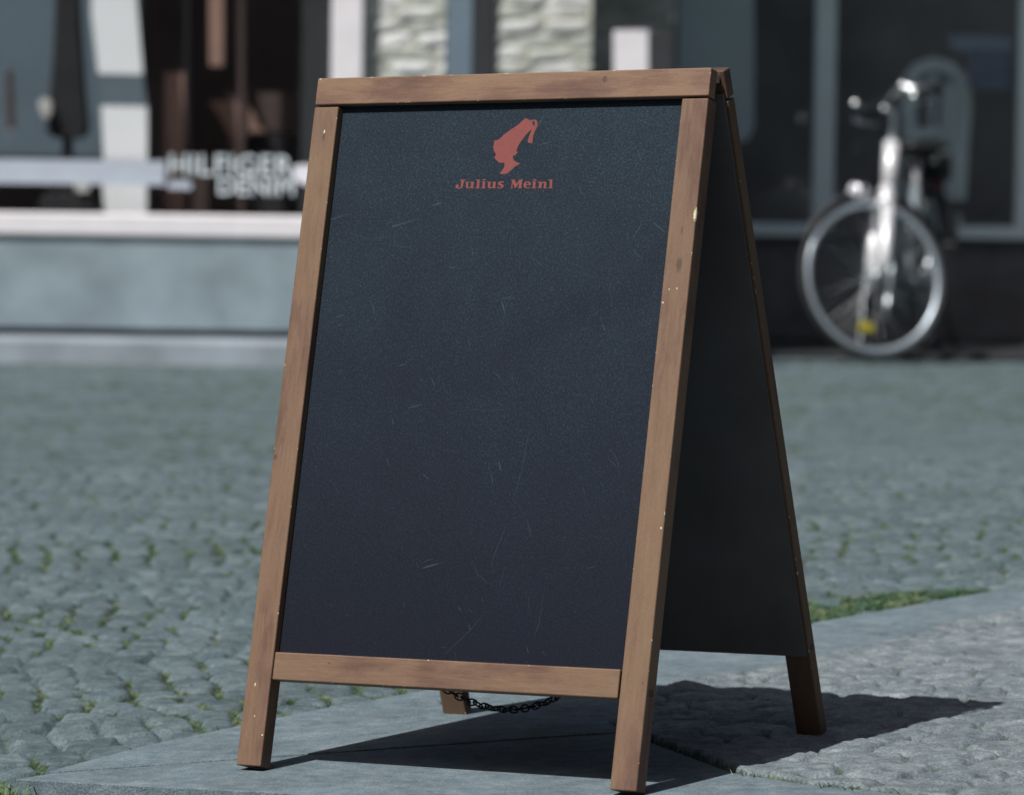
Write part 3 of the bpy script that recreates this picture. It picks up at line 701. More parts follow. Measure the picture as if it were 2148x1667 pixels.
# things standing in the display window
def prop(name, label, cat, parts, base):
    r_ = empty(name, base, label=label, cat=cat)
    for (nm, mat, fn) in parts:
        bm = newbm(); fn(bm); bmesh.ops.translate(bm, vec=-Vector(base), verts=bm.verts); link(nm, bm, mat, r_)
    return r_
M_GREYB = plain('blue_grey_cloth', (0.115, 0.155, 0.19), 0.85, var=0.12, scale=3)
M_BLKC = plain('black_cloth', (0.022, 0.022, 0.024), 0.9, var=0.2)
M_POST = plain('white_card', (0.88, 0.88, 0.90), 0.7, var=0.03)
M_BAND = plain('slate_card', (0.12, 0.155, 0.185), 0.7, var=0.05)
M_BRN = plain('brown_wood', (0.29, 0.175, 0.140), 0.6, var=0.15, scale=5)
M_BRN2 = plain('dark_brown_wood', (0.070, 0.048, 0.044), 0.6, var=0.2, scale=5)
M_SKIN = plain('ivory_plastic', (0.52, 0.50, 0.47), 0.4, var=0.03)
zf = zs1 - 0.02
Yp = 16.55
prop('display_screen', 'blue grey upright screen at the far left of the display window', 'screen',
     [('cloth', M_GREYB, lambda b: polypx(b, [(-160, -300), (300, -300), (300, 329), (-160, 322)], Yp, 0.04)),
      ('frame', M_DARKPAINT, lambda b: polypx(b, [(-160, 323), (330, 330), (330, 344), (-160, 336)], Yp - .01, 0.07))], (xr(60, Yp), Yp, zf))
Y2 = 16.25
prop('mannequin', 'headless shop mannequin leg form in long black flared trousers against the blue grey screen', 'mannequin',
     [('trousers', M_BLKC, lambda b: (polypx(b, [(122, -340), (180, -340), (166, -60), (170, 40), (178, 180), (187, 272), (176, 290), (120, 291), (99, 280), (106, 210), (114, 120), (118, 20)], Y2, 0.12, 0.01))),
      ('hand', M_SKIN, lambda b: polypx(b, [(84, 212), (97, 205), (109, 214), (110, 234), (103, 248), (94, 251), (86, 236), (80, 222)], Y2 - 0.09, 0.035, 0.006)),
      ('stand', M_BLKC, lambda b: polypx(b, [(132, 288), (152, 288), (150, 460), (134, 460)], Y2, 0.04))], (xr(145, Y2), Y2, zf))
prop('hanging_belt', 'thin brown belt hanging at the left edge of the display window', 'belt',
     [('strap', M_BRN2, lambda b: polypx(b, [(14, 148), (27, 148), (30, 220), (32, 284), (17, 284), (14, 220)], Y2, 0.02, 0.004)), ('buckle', ALU, lambda b: polypx(b, [(15, 270), (31, 270), (31, 286), (15, 286)], Y2 - 0.014, 0.006))], (xr(22, Y2), Y2, zf))
Y3 = 16.10
prop('display_banner', 'tall white banner with slate band leaning in the display window beside the black trousers', 'banner',
     [('card', M_POST, lambda b: (polypx(b, [(196, -330), (260, -330), (300, 157), (206, 155), (192, 30)], Y3, 0.012), polypx(b, [(212, 222), (309, 224), (309, 333), (218, 331)], Y3, 0.012), polypx(b, [(214, 385), (308, 386), (308, 470), (222, 470)], Y3, 0.012))),
      ('band', M_BAND, lambda b: polypx(b, [(206, 155.6), (300, 157.6), (309, 223.4), (212, 221.4)], Y3 + .001, 0.010)),
      ('foot', M_POST, lambda b: polypx(b, [(218, 331.5), (309, 333.5), (308, 385.4), (214, 384.4)], Y3 + .001, 0.010))], (xr(255, Y3), Y3, zf))
Y4 = 16.0
prop('handbag', 'black trapezoid handbag on the floor of the display window below the trousers', 'handbag',
     [('bag_body', M_BLKC, lambda b: polypx(b, [(95, 404), (185, 405), (206, 452), (78, 451)], Y4, 0.14, 0.01)),
      ('bag_handle', M_BLKC, lambda b: tube(b, [(*[at(115, 405, Y4)[0]], Y4, at(115, 405, Y4)[1]), (at(122, 372, Y4)[0], Y4, at(122, 372, Y4)[1]), (at(142, 362, Y4)[0], Y4, at(142, 362, Y4)[1]), (at(160, 372, Y4)[0], Y4, at(160, 372, Y4)[1]), (at(168, 405, Y4)[0], Y4, at(168, 405, Y4)[1])], 0.009, 8)),
      ('tag', M_SKIN, lambda b: polypx(b, [(158, 386), (188, 388), (186, 402), (168, 404), (156, 396)], Y4 - .09, 0.01))], (xr(140, Y4), Y4, zf))
Y5 = 16.3
prop('wooden_post', 'lit brown wooden post standing right of the white banner', 'post',
     [('shaft', M_BRN, lambda b: polypx(b, [(346, 152), (388, 154), (388, 452), (346, 451)], Y5, 0.06, 0.004)), ('edge_strip', M_DARKPAINT, lambda b: polypx(b, [(390, -330), (396, -330), (393, 452), (388.5, 452)], Y5 - 0.02, 0.012))], (xr(367, Y5), Y5, zf))  # shaft ends where its lit part ends, the shade above put into the shape
Y6 = 16.25
prop('clothes_rail', 'brown wooden rail hanging upright in the dark of the shop behind the lettering', 'rail',
     [('upright', M_BRN, lambda b: polypx(b, [(436, -400), (471, -400), (470, 140), (440, 140)], Y6, 0.05, 0.004)), ('thin_upright', M_BRN2, lambda b: polypx(b, [(500, -400), (512, -400), (512, 452), (500, 452)], Y6, 0.02))], (xr(453, Y6), Y6, zf))
Y7 = 16.55
prop('leather_coat', 'brown leather coat folded over a dark low cabinet behind the lettering', 'coat',
     [('coat_body', M_BRN, lambda b: polypx(b, [(436, 212), (500, 216), (528, 228), (546, 268), (560, 279), (524, 281), (512, 296), (505, 330), (492, 330), (484, 292), (468, 258), (452, 232)], Y7, 0.05, 0.008)),
      ('lining', M_BRN2, lambda b: polypx(b, [(530, 196), (628, 198), (634, 282), (560, 276), (545, 230)], Y7 + 0.03, 0.03, 0.005))], (xr(500, Y7), Y7, zf))
prop('low_cabinet', 'black low cabinet under the folded brown coat', 'cabinet',
     [('cabinet_body', M_BLKC, lambda b: polypx(b, [(516, 283), (690, 285), (690, 455), (516, 455)], Y7 + 0.12, 0.2, 0.004)), ('side_panel', M_BRN2, lambda b: polypx(b, [(398, -300), (520, -300), (516, 282), (398, 350)], Y7 + 0.35, 0.03)), ('drawer', M_BRN2, lambda b: polypx(b, [(408, 350), (512, 350), (512, 455), (408, 455)], Y7 + 0.12, 0.2, 0.004))], (xr(560, Y7), Y7 + 0.12, zf))

# ------------------------------------------------------------------ white post, rubble wall, pipe
bm = newbm(); box(bm, xr(690, 15.70), xr(756, 15.70), 15.705, 15.95, 0.05, 6.2, 0.006)
tag(link('white_pilaster', bm, M_SILL), 'bright white pilaster between the display window and the rubble stone wall', 'pilaster')
def rubble():
    t = NT('rubble_stone'); v = t.coord((1, 1, 1))
    at_ = lambda n: t.n('ShaderNodeAttribute', attribute_name=n).outputs['Fac']
    tone = at_('tone'); j = at_('joint'); m = t.noise(v, 14, 5, 0.65)
    col = t.ramp(tone, [(0.0, (0.34, 0.36, 0.32)), (0.4, (0.46, 0.475, 0.445)), (0.8, (0.58, 0.59, 0.575)), (1.0, (0.78, 0.78, 0.77))])
    col = t.mix(0.8, col, t.ramp(m, [(0.25, 0.6), (0.6, 1.15)]), 'MULTIPLY')
    st = t.noise(v, 9, 3); col = t.mix(t.ramp(st, [(0.60, 0.0), (0.72, 0.65)]), col, (0.22, 0.18, 0.08))
    f = t.n('ShaderNodeMapRange'); t.l(j, f.inputs[0]); f.inputs[1].default_value = 0.45; f.inputs[2].default_value = 0.8
    col = t.mix(f.outputs[0], col, (0.36, 0.37, 0.31)); t.base(col); t.rough(0.9, 0, 0.2); t.bump(t.noise(v, 40, 4), 0.5, 0.01)
    return t.m
M_RUB = rubble()
def rubble_panel(x0, x1, y, z1):
    xs = np.arange(x0, x1 + .001, 0.012); zs = np.arange(0.02, z1, 0.012)
    X, Z = np.meshgrid(xs, zs); e, A, B = setts(X, Z, 0.02, 0.17, 0.050, 0.2, 7.0, 0.002, 0.3, 0.36)
    j = 1 - sstep(e / 0.018)
    Yv = y - 0.009 * sstep(e / 0.03) - 0.012 * (hash2(A, B, 4.0) - 0.5) * (1 - j) - 0.012 * (fbm(X * 20, Z * 20, 2) - 0.5)
    co = np.stack([X, Yv, Z], -1).reshape(-1, 3); nx, ny = len(xs), len(zs); idx = np.arange(nx * ny).reshape(ny, nx)
    q = np.stack([idx[:-1, :-1], idx[:-1, 1:], idx[1:, 1:], idx[1:, :-1]], -1).reshape(-1, 4)
    bl = len(co); co = np.vstack([co, [[x0, 18.1, .02], [x1, 18.1, .02], [x1, 18.1, zs[-1]], [x0, 18.1, zs[-1]]]])
    faces = q.tolist(); faces += [[bl] + [int(i) for i in idx[:, 0]][::1] + [bl + 3], [bl + 2] + [int(i) for i in idx[::-1, -1]] + [bl + 1], [bl + 3] + [int(i) for i in idx[-1, :]] + [bl + 2]]
    me = bpy.data.meshes.new('stone_wall'); me.from_pydata(co.tolist(), [], faces); me.update()
    n = len(co)
    for k, vals in (('joint', j.reshape(-1)), ('tone', hash2(A, B, 9.0).reshape(-1))):
        a = me.attributes.new(k, 'FLOAT', 'POINT'); a.data.foreach_set('value', np.concatenate([vals, np.full(4, .3)]).astype(np.float32))
    me.materials.append(M_RUB); o = bpy.data.objects.new('stone_wall', me); COL.objects.link(o); return o
tag(rubble_panel(xr(757, 15.78), xr(932, 15.78), 15.78, 6.2), 'strip of pale rubble stone wall between the white pilaster and the blue grey post', 'stone wall')
tag(rubble_panel(xr(1036, 15.78), xr(1237, 15.78), 15.78, 6.2), 'pale rubble stone wall right of the dark downpipe', 'stone wall')
tag(rubble_panel(xr(1237, 17.9) - 0.1, xr(1413, 17.9), 17.9, 6.2), 'dim shaded rubble stone wall at the back of the dark recess', 'stone wall')
M_BLUEG = plain('blue_grey_paint', (0.135, 0.185, 0.23), 0.6, var=0.06)
bm = newbm(); box(bm, xr(932, 15.8), xr(986, 15.8), 15.745, 16.2, 0.02, 6.2, 0.004)
tag(link('door_post', bm, M_BLUEG), 'flat blue grey post between the two strips of rubble stone wall', 'post')
pp = empty('downpipe', (xr(1010, 15.8), 15.80, 0.02), label='dark square downpipe beside the blue grey post', cat='downpipe')
bm = newbm(); hw = (xr(1035, 15.8) - xr(987, 15.8)) / 2 - .002; box(bm, -hw, hw, -0.05, 0.35, 0, 6.1, 0.01); link('pipe', bm, M_DARKPAINT, pp)
for z in (0.5, 2.2, 4.0):
    bm = newbm(); box(bm, -hw - .001, hw + .001, -0.056, -0.051, z, z + 0.05); link('bracket', bm, IRON, pp)

# ------------------------------------------------------------------ dark shopfront on the right
YR = 18.2
front = empty('dark_shopfront', (1.8, YR, 0), label='dark recessed shopfront with pale painted window frames behind the bicycle', cat='shopfront')
def fr(name, mat, fn, parent=front):
    bm = newbm(); fn(bm); bmesh.ops.translate(bm, vec=-Vector(front.location), verts=bm.verts); return link(name, bm, mat, parent)
M_FRAME = plain('pale_window_paint', (0.72, 0.88, 0.90), 0.5, var=0.05)
xw0 = xr(1237, YR) - 0.3
zb1, zb0 = zr(472, YR, 1900), zr(498, YR, 1900)
zk = zb0
M_RIS = plain('dark_riser_paint', (0.115, 0.118, 0.125), 0.6, var=0.25)
fr('stall_riser', M_RIS, lambda b: box(b, xw0, 7.5, YR, YR + 0.15, -0.05, zk - 0.001))
fr('pier', M_RIS, lambda b: box(b, xw0, xr(1415, YR), YR, YR + 0.15, zk, 3.4))
fr('fascia', M_DARKPAINT, lambda b: box(b, xw0, 7.5, YR, YR + 0.15, 3.4, 6.2))
M_INT2 = plain('dim_shop_interior', (0.34, 0.35, 0.355), 0.8, var=0.4, scale=1.6)
fr('back_wall', M_INT2, lambda b: box(b, xw0, 7.5, YR + 2.6, YR + 2.75, -0.05, 6.2))
fr('ceiling', M_INT2, lambda b: box(b, xw0, 7.5, YR + 0.15, YR + 2.6, 3.3, 3.38))
fr('shop_floor', M_FLOORIN, lambda b: box(b, xw0, 7.5, YR + 0.15, YR + 2.6, 0.0, 0.06))
fr('side_wall', M_INT2, lambda b: box(b, 7.5, 7.65, YR, YR + 2.7, -0.05, 6.2))
fr('roof', M_DARKPAINT, lambda b: box(b, xw0, 7.7, YR - 0.1, YR + 2.8, 6.2, 6.35))
def vert(px, wpx):
    x0 = xr(px, YR); x1 = xr(px + wpx, YR); return lambda b: box(b, x0, x1, YR - 0.05, YR + 0.03, zb1 + .002, 3.4)
wf = fr('window', M_FRAME, vert(1703, 42))
fr('mullion', M_FRAME, vert(2128, 44)); fr('mullion', M_FRAME, vert(2600, 44)); fr('mullion', M_FRAME, vert(3100, 44))
fr('bottom_frame', M_FRAME, lambda b: box(b, xr(1545, YR), xr(1692, YR), YR - 0.05, YR + 0.03, zb0, zb1))
fr('bottom_frame', M_FRAME, lambda b: box(b, xr(2006, YR), 7.4, YR - 0.05, YR + 0.03, zb0, zb1))
fr('door_panel', M_RIS, lambda b: box(b, xr(1746, YR), xr(2004, YR), YR - 0.03, YR + 0.03, zk, zr(440, YR, 1900), 0.003))
fr('pane', M_GLASS, lambda b: box(b, xr(1416, YR), 7.4, YR + 0.04, YR + 0.046, zk, 3.4))
# low dark porch step
bm = newbm(); box(bm, 0.30, 8.0, 16.62, YR - 0.001, -0.1, 0.012, 0.006)
tag(link('porch', bm, plain('black_slate', (0.024, 0.026, 0.030), 0.7, var=0.25, scale=3)), kind='structure')
# things behind the glass
Y8 = YR + 0.25
prop('roller_blind', 'blue grey roller blind half lowered behind the shop glass, just right of the chalkboard top', 'blind',
     [('cloth', plain('blue_blind', (0.74, 0.90, 0.92), 0.8, var=0.08, scale=2), lambda b: polypx(b, [(1422, -700), (1583, -700), (1581, 268), (1566, 296), (1530, 300), (1422, 300)], Y8, 0.012)),
      ('bottom_bar', M_DARKPAINT, lambda b: polypx(b, [(1422, 300.5), (1530, 300.5), (1530, 306), (1422, 306)], Y8, 0.02))], (xr(1500, Y8), Y8, 2.0))
Y9 = YR + 0.24
def pt(px, py, Y=Y9): x, z = at(px, py, Y); return (x, Y, z)
M_CHAIR = plain('pale_blue_lacquer', (0.72, 0.86, 0.88), 0.4, var=0.08)
ch = empty('bentwood_chair', (xr(1960, Y9), Y9, 0.06), label='pale blue chair with tall rounded back, standing behind the shop glass', cat='chair')
def cpart(name, fn, mat=M_CHAIR):
    bm = newbm(); fn(bm); bmesh.ops.translate(bm, vec=-Vector(ch.location), verts=bm.verts); link(name, bm, mat, ch, smooth=False)
cpart('back_frame', lambda b: tube(b, [pt(1912, 420), pt(1908, 300), pt(1904, 215), pt(1908, 170), pt(1925, 148), pt(1958, 138), pt(1992, 146), pt(2018, 172), pt(2022, 230), pt(2014, 320), pt(2010, 420)], 0.036, 10))
cpart('splat', lambda b: tube(b, [pt(1958, 158), pt(1955, 230), pt(1956, 268)], [0.024, 0.016, 0.010], 8))
cpart('splat', lambda b: tube(b, [pt(1996, 178), pt(1990, 240), pt(1986, 300)], [0.04, 0.04, 0.03], 8))
cpart('back_rail', lambda b: polypx(b, [(1912, 268), (2012, 268), (2012, 290), (1912, 290)], Y9, 0.03, 0.005))
cpart('back_panel', lambda b: polypx(b, [(1965, 300), (2012, 300), (2010, 415), (1985, 415)], Y9, 0.02, 0.004))
cpart('seat', lambda b: box(b, xr(1905, Y9), xr(2016, Y9), Y9 - 0.02, Y9 + 0.42, 0.50, 0.54, 0.01))
for x_, y_ in ((1912, 0.38), (2008, 0.38), (1912, 0.0), (2008, 0.0)):
    cpart('leg', lambda b: tube(b, [(xr(x_, Y9), Y9 + y_, 0.0), (xr(x_, Y9), Y9 + y_, 0.51)], 0.018, 8))
Y10 = YR + 0.07
M_NOTE = plain('dim_blue_paper', (0.20, 0.25, 0.33), 0.7, var=0.15, scale=12); M_NOTE2 = plain('blue_paper', (0.32, 0.40, 0.50), 0.7, var=0.1)
prop('window_notice', 'dim blue notice stuck high inside the right hand shop glass', 'notice',
     [('paper', M_NOTE, lambda b: polypx(b, [(2030, 106), (2127, 106), (2127, 190), (2030, 186)], Y10, 0.003)), ('heading', M_NOTE2, lambda b: polypx(b, [(1990, 74), (2122, 78), (2122, 105.5), (1992, 105.5)], Y10, 0.003))], (xr(2060, Y10), Y10, 1.0))
Y11 = 15.66
ns = prop('notice_stand', 'white and black notice board on a stand in front of the dark recess', 'notice board',
     [('white_board', M_SILL, lambda b: polypx(b, [(1287, 65), (1360, 65), (1360, 300), (1287, 300)], Y11, 0.03, 0.003)),
      ('black_board', M_DARKPAINT, lambda b: polypx(b, [(1361, 67), (1412, 67), (1412, 300), (1361, 300)], Y11, 0.03, 0.003)),
      ('stand', IRON, lambda b: box(b, xr(1335, Y11), xr(1360, Y11), Y11 - 0.02, Y11 + 0.02, 0.045, zr(301, Y11, 1340))),
      ('foot', IRON, lambda b: box(b, xr(1290, Y11), xr(1400, Y11), Y11 - 0.16, Y11 + 0.16, 0.0, 0.044, 0.006))], (xr(1345, Y11), Y11, 0.0))

# ------------------------------------------------------------------ bicycle
bike = empty('bicycle', label='city bicycle with bright silver fork and yellow wheel reflector parked before the dark shopfront', cat='bicycle')
R_ = 0.318; WB = 1.06
TH = math.atan2(-0.968, -0.25)
BR = Matrix.Rotation(TH, 4, 'Z')
def torus(bm, C, R, r, axis=Vector((0, 1, 0)), seg=56, ss=10, sx=1.0):
    a = Vector((1, 0, 0)); b = Vector((0, 0, 1))
    rings = []
    for i in range(seg):
        t = 2 * math.pi * i / seg; d = a * math.cos(t) + b * math.sin(t)
        rings.append([bm.verts.new(C + d * (R + r * math.cos(2*math.pi*k/ss) * sx) + Vector((0, 1, 0)) * (r * math.sin(2*math.pi*k/ss))) for k in range(ss)])
    for i in range(seg):
        for k in range(ss):
            bm.faces.new((rings[i][k], rings[(i+1)%seg][k], rings[(i+1)%seg][(k+1)%ss], rings[i][(k+1)%ss]))
    bmesh.ops.recalc_face_normals(bm, faces=bm.faces)
def xf(bm, M):
    if M is not None: bmesh.ops.transform(bm, matrix=M, verts=bm.verts)
M_RIMS = plain('silver_rim', (0.58, 0.66, 0.72), 0.42, 0.75, var=0.05)
M_YEL = plain('yellow_reflector', (0.42, 0.36, 0.03), 0.3, var=0.05)
M_FRM = plain('silver_grey_frame', (0.30, 0.35, 0.38), 0.35, 0.3, var=0.05)
M_FORK = plain('bright_silver_fork', (0.74, 0.74, 0.76), 0.38, 0.25, var=0.03)
def wheel(C, M=None, refl=()):
    g = newbm(); torus(g, C, R_ - 0.015, 0.015, ss=12); xf(g, M); 
    wroot = link('wheel', g, RUBBER, bike, smooth=True)
    g = newbm()
    seg = 56; prof = [(R_ - 0.024, -0.012), (R_ - 0.024, 0.012), (R_ - 0.046, 0.010), (R_ - 0.050, 0.0), (R_ - 0.046, -0.010)]
    lathe(g, prof, 'Y', seg, Matrix.Translation(C), closed=True); xf(g, M); link('rim', g, M_RIMS, wroot, smooth=True)
    g = newbm()
    for k in range(32):
        a = 2 * math.pi * k / 32; s = 1 if k % 2 else -1; a2 = a + (0.9 if (k // 2) % 2 else -0.9)
        tube(g, [C + Vector((0.02 * math.cos(a2), s * 0.03, 0.02 * math.sin(a2))), C + Vector(((R_ - .06) * math.cos(a), 0, (R_ - .06) * math.sin(a)))], 0.0011, 4)
    xf(g, M); link('spokes', g, ALU, wroot)
    g = newbm(); lathe(g, [(0.020, -0.045), (0.026, -0.034), (0.016, -0.028), (0.016, 0.028), (0.026, 0.034), (0.020, 0.045)], 'Y', 18, Matrix.Translation(C)); xf(g, M); link('hub', g, ALU, wroot, smooth=True)
    for an in refl:
        g = newbm(); c = C + Vector((0.195 * math.cos(an), 0, 0.195 * math.sin(an)))
        box(g, -0.017, 0.017, -0.007, 0.007, -0.030, 0.030, 0.006); bmesh.ops.transform(g, matrix=Matrix.Translation(c) @ Matrix.Rotation(-an, 4, 'Y'), verts=g.verts)
        xf(g, M); link('reflector', g, M_YEL, wroot)
    return wroot
# steering: everything in front turns about the head tube
H0 = Vector((0.95, 0, 0.60)); HA = Vector((-0.22, 0, 0.975)).normalized()
ST = Matrix.Translation(H0) @ Matrix.Rotation(math.radians(-52), 4, HA) @ Matrix.Translation(-H0)
CF = Vector((WB, 0, R_)); CR = Vector((0, 0, R_))
cw = BR @ (ST @ CF)
target = Vector((1.366, 16.30, R_))
bike.matrix_world = Matrix.Translation((target.x - cw.x, target.y - cw.y, 0.0)) @ BR
wheel(CR, None, (0.6,)); wheel(CF, ST, (math.radians(-72), ))
def bpart(name, mat, fn, M=None, smooth=True, parent=bike):
    g = newbm(); fn(g); xf(g, M); return link(name, g, mat, parent, smooth=smooth)
def arc(C, R, a0, a1, n=14, y=0): return [C + Vector((R * math.cos(math.radians(a0 + (a1 - a0) * i / n)), y, R * math.sin(math.radians(a0 + (a1 - a0) * i / n)))) for i in range(n + 1)]
def fender(g, C, a0, a1):
    P = arc(C, R_ + 0.016, a0, a1, 22); prev = None
    for p in P:
        d = (p - C).normalized(); ring = []
        for k in range(7):
            t = math.radians(-80 + 160 * k / 6); ring.append(g.verts.new(p + Vector((0, 1, 0)) * (0.027 * math.sin(t)) + d * (0.012 * math.cos(t) - 0.012)))
        if prev: [g.faces.new((prev[k], prev[k+1], ring[k+1], ring[k])) for k in range(6)]
        prev = ring
bpart('mudguard', M_DARKPAINT, lambda g: fender(g, CF, 35, 205), ST)
bpart('mudguard', M_DARKPAINT, lambda g: fender(g, CR, -15, 190))
# fork: two stout legs, crown, steerer
top = H0 + HA * 0.10
crown = CF + HA * 0.385 + Vector((-0.045, 0, 0))
crown = Vector((0.955, 0, 0.655)) + Vector((0.03, 0, 0.03))
crown = H0 + HA * (-0.01) + Vector((0.03, 0, 0.0))
fk = bpart('fork', M_FORK, lambda g: (
    tube(g, [CF + Vector((0.0, 0.052, 0)), CF + Vector((-0.035, 0.052, 0.07)), crown + Vector((0.0, 0.050, 0.0))], [0.011, 0.023, 0.024], 14),
    tube(g, [CF + Vector((0.0, -0.052, 0)), CF + Vector((-0.035, -0.052, 0.07)), crown + Vector((0.0, -0.050, 0.0))], [0.011, 0.023, 0.024], 14),
    tube(g, [crown + Vector((0, -0.07, 0.01)), crown + Vector((0, 0.07, 0.01))], 0.029, 12),
    tube(g, [crown + Vector((0, 0, 0)), H0 + HA * 0.06], [0.032, 0.03], 14)), ST)
bpart('head_tube', M_FORK, lambda g: tube(g, [H0 + HA * 0.03, H0 + HA * 0.235], 0.030, 16))
hs = H0 + HA * 0.235
bpart('stem', ALU, lambda g: (tube(g, [hs, hs + HA * 0.12, hs + HA * 0.13 + Vector((0.065, 0, 0.01))], 0.015, 12),), ST)
hb = hs + HA * 0.13 + Vector((0.075, 0, 0.01))
bpart('handlebar', CHROME, lambda g: tube(g, [hb + Vector(v) for v in ((-0.15, -0.225, 0.015), (-0.07, -0.235, 0.03), (0.0, -0.18, 0.04), (0.01, -0.08, 0.01), (0, 0, 0), (0.01, 0.08, 0.01), (0.0, 0.18, 0.04), (-0.07, 0.235, 0.03), (-0.15, 0.225, 0.015))], 0.0125, 10), ST)
for s in (-1, 1):
    bpart('grip', BLACK, lambda g: tube(g, [hb + Vector((-0.16, s * 0.223, 0.013)), hb + Vector((-0.075, s * 0.234, 0.03))], 0.0175, 12), ST)
    bpart('brake_lever', CHROME, lambda g: (tube(g, [hb + Vector((-0.045, s * 0.230, 0.02)), hb + Vector((-0.02, s * 0.215, -0.015)), hb + Vector((-0.12, s * 0.222, -0.035))], [0.014, 0.011, 0.007], 10), lathe(g, [(0.004, -0.012), (0.019, -0.008), (0.021, 0.004), (0.012, 0.018), (0.003, 0.022)], 'Z', 14, Matrix.Translation(hb + Vector((-0.02, s * 0.19, 0.045))))), ST)
lp = crown + Vector((0.10, 0, 0.055))
lamp = bpart('headlamp', CHROME, lambda g: (lathe(g, [(0.012, -0.06), (0.034, -0.03), (0.042, 0.0), (0.040, 0.012)], 'X', 20, Matrix.Translation(lp)), tube(g, [crown + Vector((0, 0, 0.02)), lp + Vector((-0.03, 0, -0.02))], 0.007, 8)), ST)
bpart('lens', M_PALE_WHITE, lambda g: lathe(g, [(0.038, 0.0125), (0.030, 0.019), (0.010, 0.022)], 'X', 20, Matrix.Translation(lp)), ST, parent=lamp)
# frame
BBk = Vector((0.445, 0, 0.285)); STp = Vector((0.30, 0, 0.66))
bpart('frame', M_FRM, lambda g: (
    tube(g, [H0 + HA * 0.05, Vector((0.74, 0, 0.42)), Vector((0.58, 0, 0.315)), BBk], [0.026, 0.029, 0.028, 0.027], 12),
    tube(g, [H0 + HA * 0.17, Vector((0.70, 0, 0.56)), Vector((0.54, 0, 0.45)), BBk.lerp(STp, 0.42)], [0.018, 0.019, 0.019, 0.016], 12),
    tube(g, [BBk, STp], 0.0165, 12),
    tube(g, [BBk + Vector((0, 0.03, 0)), CR + Vector((0, 0.06, 0))], [0.012, 0.009], 8), tube(g, [BBk + Vector((0, -0.03, 0)), CR + Vector((0, -0.06, 0))], [0.012, 0.009], 8),
    tube(g, [STp + Vector((0, 0.015, -0.03)), CR + Vector((0, 0.06, 0))], 0.008, 8), tube(g, [STp + Vector((0, -0.015, -0.03)), CR + Vector((0, -0.06, 0))], 0.008, 8),
    lathe(g, [(0.022, -0.036), (0.024, 0.0), (0.022, 0.036)], 'Y', 16, Matrix.Translation(BBk))))
sp1 = STp + (STp - BBk).normalized() * 0.13
bpart('seat_post', M_FORK, lambda g: tube(g, [STp, sp1], 0.0145, 12))
def saddle(g):
    sec = [(-0.10, 0.085, 0.055), (-0.07, 0.11, 0.06), (-0.02, 0.10, 0.055), (0.05, 0.055, 0.045), (0.12, 0.030, 0.04), (0.165, 0.018, 0.028)]; prev = None
    for (x, w_, h_) in sec:
        c = sp1 + Vector((x, 0, 0.035)); ring = [g.verts.new(c + Vector((0, w_ * math.cos(2*math.pi*k/14), h_ * 0.5 * math.sin(2*math.pi*k/14)))) for k in range(14)]
        if prev: [g.faces.new((prev[k], prev[(k+1)%14], ring[(k+1)%14], ring[k])) for k in range(14)]
        else: g.faces.new(ring[::-1])
        prev = ring
    g.faces.new(prev); bmesh.ops.recalc_face_normals(g, faces=g.faces)
bpart('saddle', BLACK, saddle)
for s in (-1, 1): bpart('saddle_spring', CHROME, lambda g: lathe(g, [(0.016, -0.02), (0.018, 0.0), (0.016, 0.02)], 'Z', 12, Matrix.Translation(sp1 + Vector((-0.06, s * 0.05, -0.01)))))
# rack with a dark pannier bag
rz = 2 * R_ + 0.05
bpart('rear_rack', BLACK, lambda g: (
    tube(g, [Vector((0.22, 0.05, rz)), Vector((-0.20, 0.05, rz)), Vector((-0.22, 0, rz)), Vector((-0.20, -0.05, rz)), Vector((0.22, -0.05, rz))], 0.006, 8),
    tube(g, [Vector((-0.05, 0.055, rz)), CR + Vector((0, 0.07, 0))], 0.005, 8), tube(g, [Vector((-0.05, -0.055, rz)), CR + Vector((0, -0.07, 0))], 0.005, 8)), smooth=True)
# drive
bpart('chain_guard', M_FRM, lambda g: (prism(g, [(0.445 + 0.10 * math.cos(a), 0.285 + 0.10 * math.sin(a)) for a in np.linspace(-1.6, 1.6, 12)] + [(0.0, 0.318 + 0.045), (-0.05, 0.318), (0.0, 0.318 - 0.045)], -0.062, -0.048, 0.003)), smooth=False)
for s, an in ((-1, -60), (1, 120)):
    c = BBk + Vector((0.17 * math.cos(math.radians(an)), s * 0.075, 0.17 * math.sin(math.radians(an))))
    bpart('crank', ALU, lambda g: tube(g, [BBk + Vector((0, s * 0.07, 0)), c], [0.013, 0.009], 8))
    def pedal(g):
        box(g, c.x - 0.045, c.x + 0.045, c.y + s * 0.055 - 0.045, c.y + s * 0.055 + 0.045, c.z - 0.011, c.z + 0.011, 0.004)
    bpart('pedal', BLACK, pedal, smooth=False)
bpart('kickstand', BLACK, lambda g: tube(g, [Vector((0.06, 0.06, 0.27)), Vector((0.10, 0.14, 0.016))], 0.008, 8))
bpart('tail_lamp', plain('red_lens', (0.25, 0.02, 0.02), 0.3), lambda g: box(g, -0.262, -0.225, -0.025, 0.025, rz - 0.03, rz + 0.015, 0.008), smooth=False)
# dark bag on the rack
PB = bike.matrix_world @ Vector((-0.02, 0, rz + 0.006))
bag = empty('rack_bag', PB, TH, label='small black bag strapped on the rear rack of the bicycle', cat='bag')
g = newbm(); box(g, -0.14, 0.14, -0.07, 0.07, 0.0, 0.09, 0.02, 3); link('bag_body', g, M_BLKC, bag, smooth=True)
g = newbm(); box(g, -0.145, 0.145, -0.074, 0.074, 0.06, 0.10, 0.014, 3); link('flap', g, BLACK, bag, smooth=True)
for x in (-0.08, 0.08):
    g = newbm(); box(g, x - 0.012, x + 0.012, -0.078, 0.078, 0.0, 0.104, 0.004); link('strap', g, BLACK, bag)

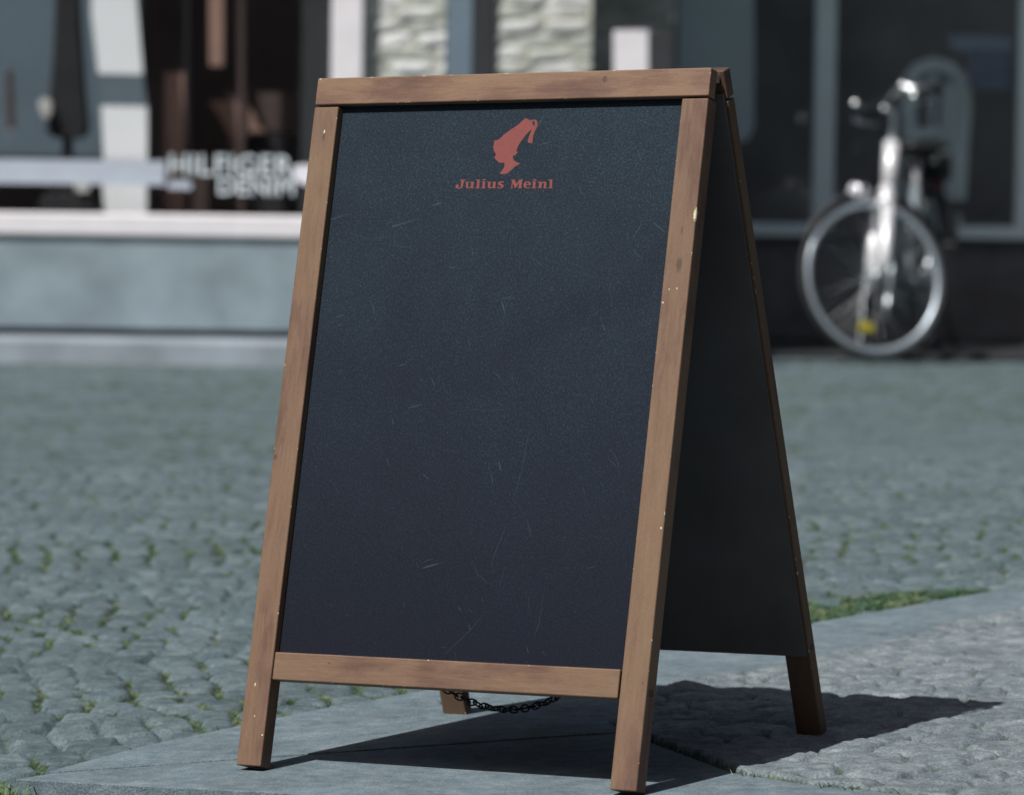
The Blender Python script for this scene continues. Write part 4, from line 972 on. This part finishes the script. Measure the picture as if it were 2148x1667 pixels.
# ------------------------------------------------------------------ unseen houses added behind and beside the camera to cut skylight and feed reflections
M_BRICK = plain('dull_brick', (0.085, 0.075, 0.070), 0.85, var=0.2, scale=3)
M_ROOFT = plain('roof_tiles', (0.06, 0.05, 0.05), 0.8, var=0.2)
M_GL2 = plain('dark_window', (0.02, 0.022, 0.026), 0.15)
def added_house(x0, x1, y0, y1, h, side, label):
    r_ = empty('added_house', ((x0 + x1) / 2, (y0 + y1) / 2, 0), label=label, cat='added_house'); r_['group'] = 'unseen houses added to cut skylight'
    ox, oy = r_.location.x, r_.location.y
    g = newbm(); box(g, x0 - ox, x1 - ox, y0 - oy, y1 - oy, -0.4, h); link('wall', g, M_BRICK, r_)
    g = newbm(); box(g, x0 - ox - .2, x1 - ox + .2, y0 - oy - .2, y1 - oy + .2, h + .002, h + 0.5, 0.1); link('roof', g, M_ROOFT, r_)
    n = int(((x1 - x0) if side == 'N' else (y1 - y0)) / 2.2)
    for k in range(n):
        for z in (0.9, 3.9, 6.6):
            if z + 1.7 > h: continue
            g = newbm(); t = (k + 0.5) / n
            if side == 'N': c = x0 + (x1 - x0) * t - ox; box(g, c - .55, c + .55, y1 - oy - .1, y1 - oy + .03, z, z + 1.7, .01)
            elif side == 'W': c = y0 + (y1 - y0) * t - oy; box(g, x0 - ox - .03, x0 - ox + .1, c - .55, c + .55, z, z + 1.7, .01)
            else: c = y0 + (y1 - y0) * t - oy; box(g, x1 - ox - .1, x1 - ox + .03, c - .55, c + .55, z, z + 1.7, .01)
            link('window', g, M_GL2, r_)
added_house(-14, -1, -16, -9, 6.0, 'N', 'unseen brick block added behind the photographer on the left to cut skylight')
added_house(-0.9, 12, -16, -9, 6.6, 'N', 'unseen brick block added behind the photographer on the right to cut skylight')
added_house(8.5, 15, -8.5, 5, 6.0, 'W', 'unseen brick block added on the right near the photographer to cut skylight')
added_house(8.5, 15, 5.2, 18, 5.5, 'W', 'unseen brick block added on the right near the shops to cut skylight')
added_house(-17, -10, -8.5, 16, 5.8, 'E', 'unseen brick block added along the left side to cut skylight')
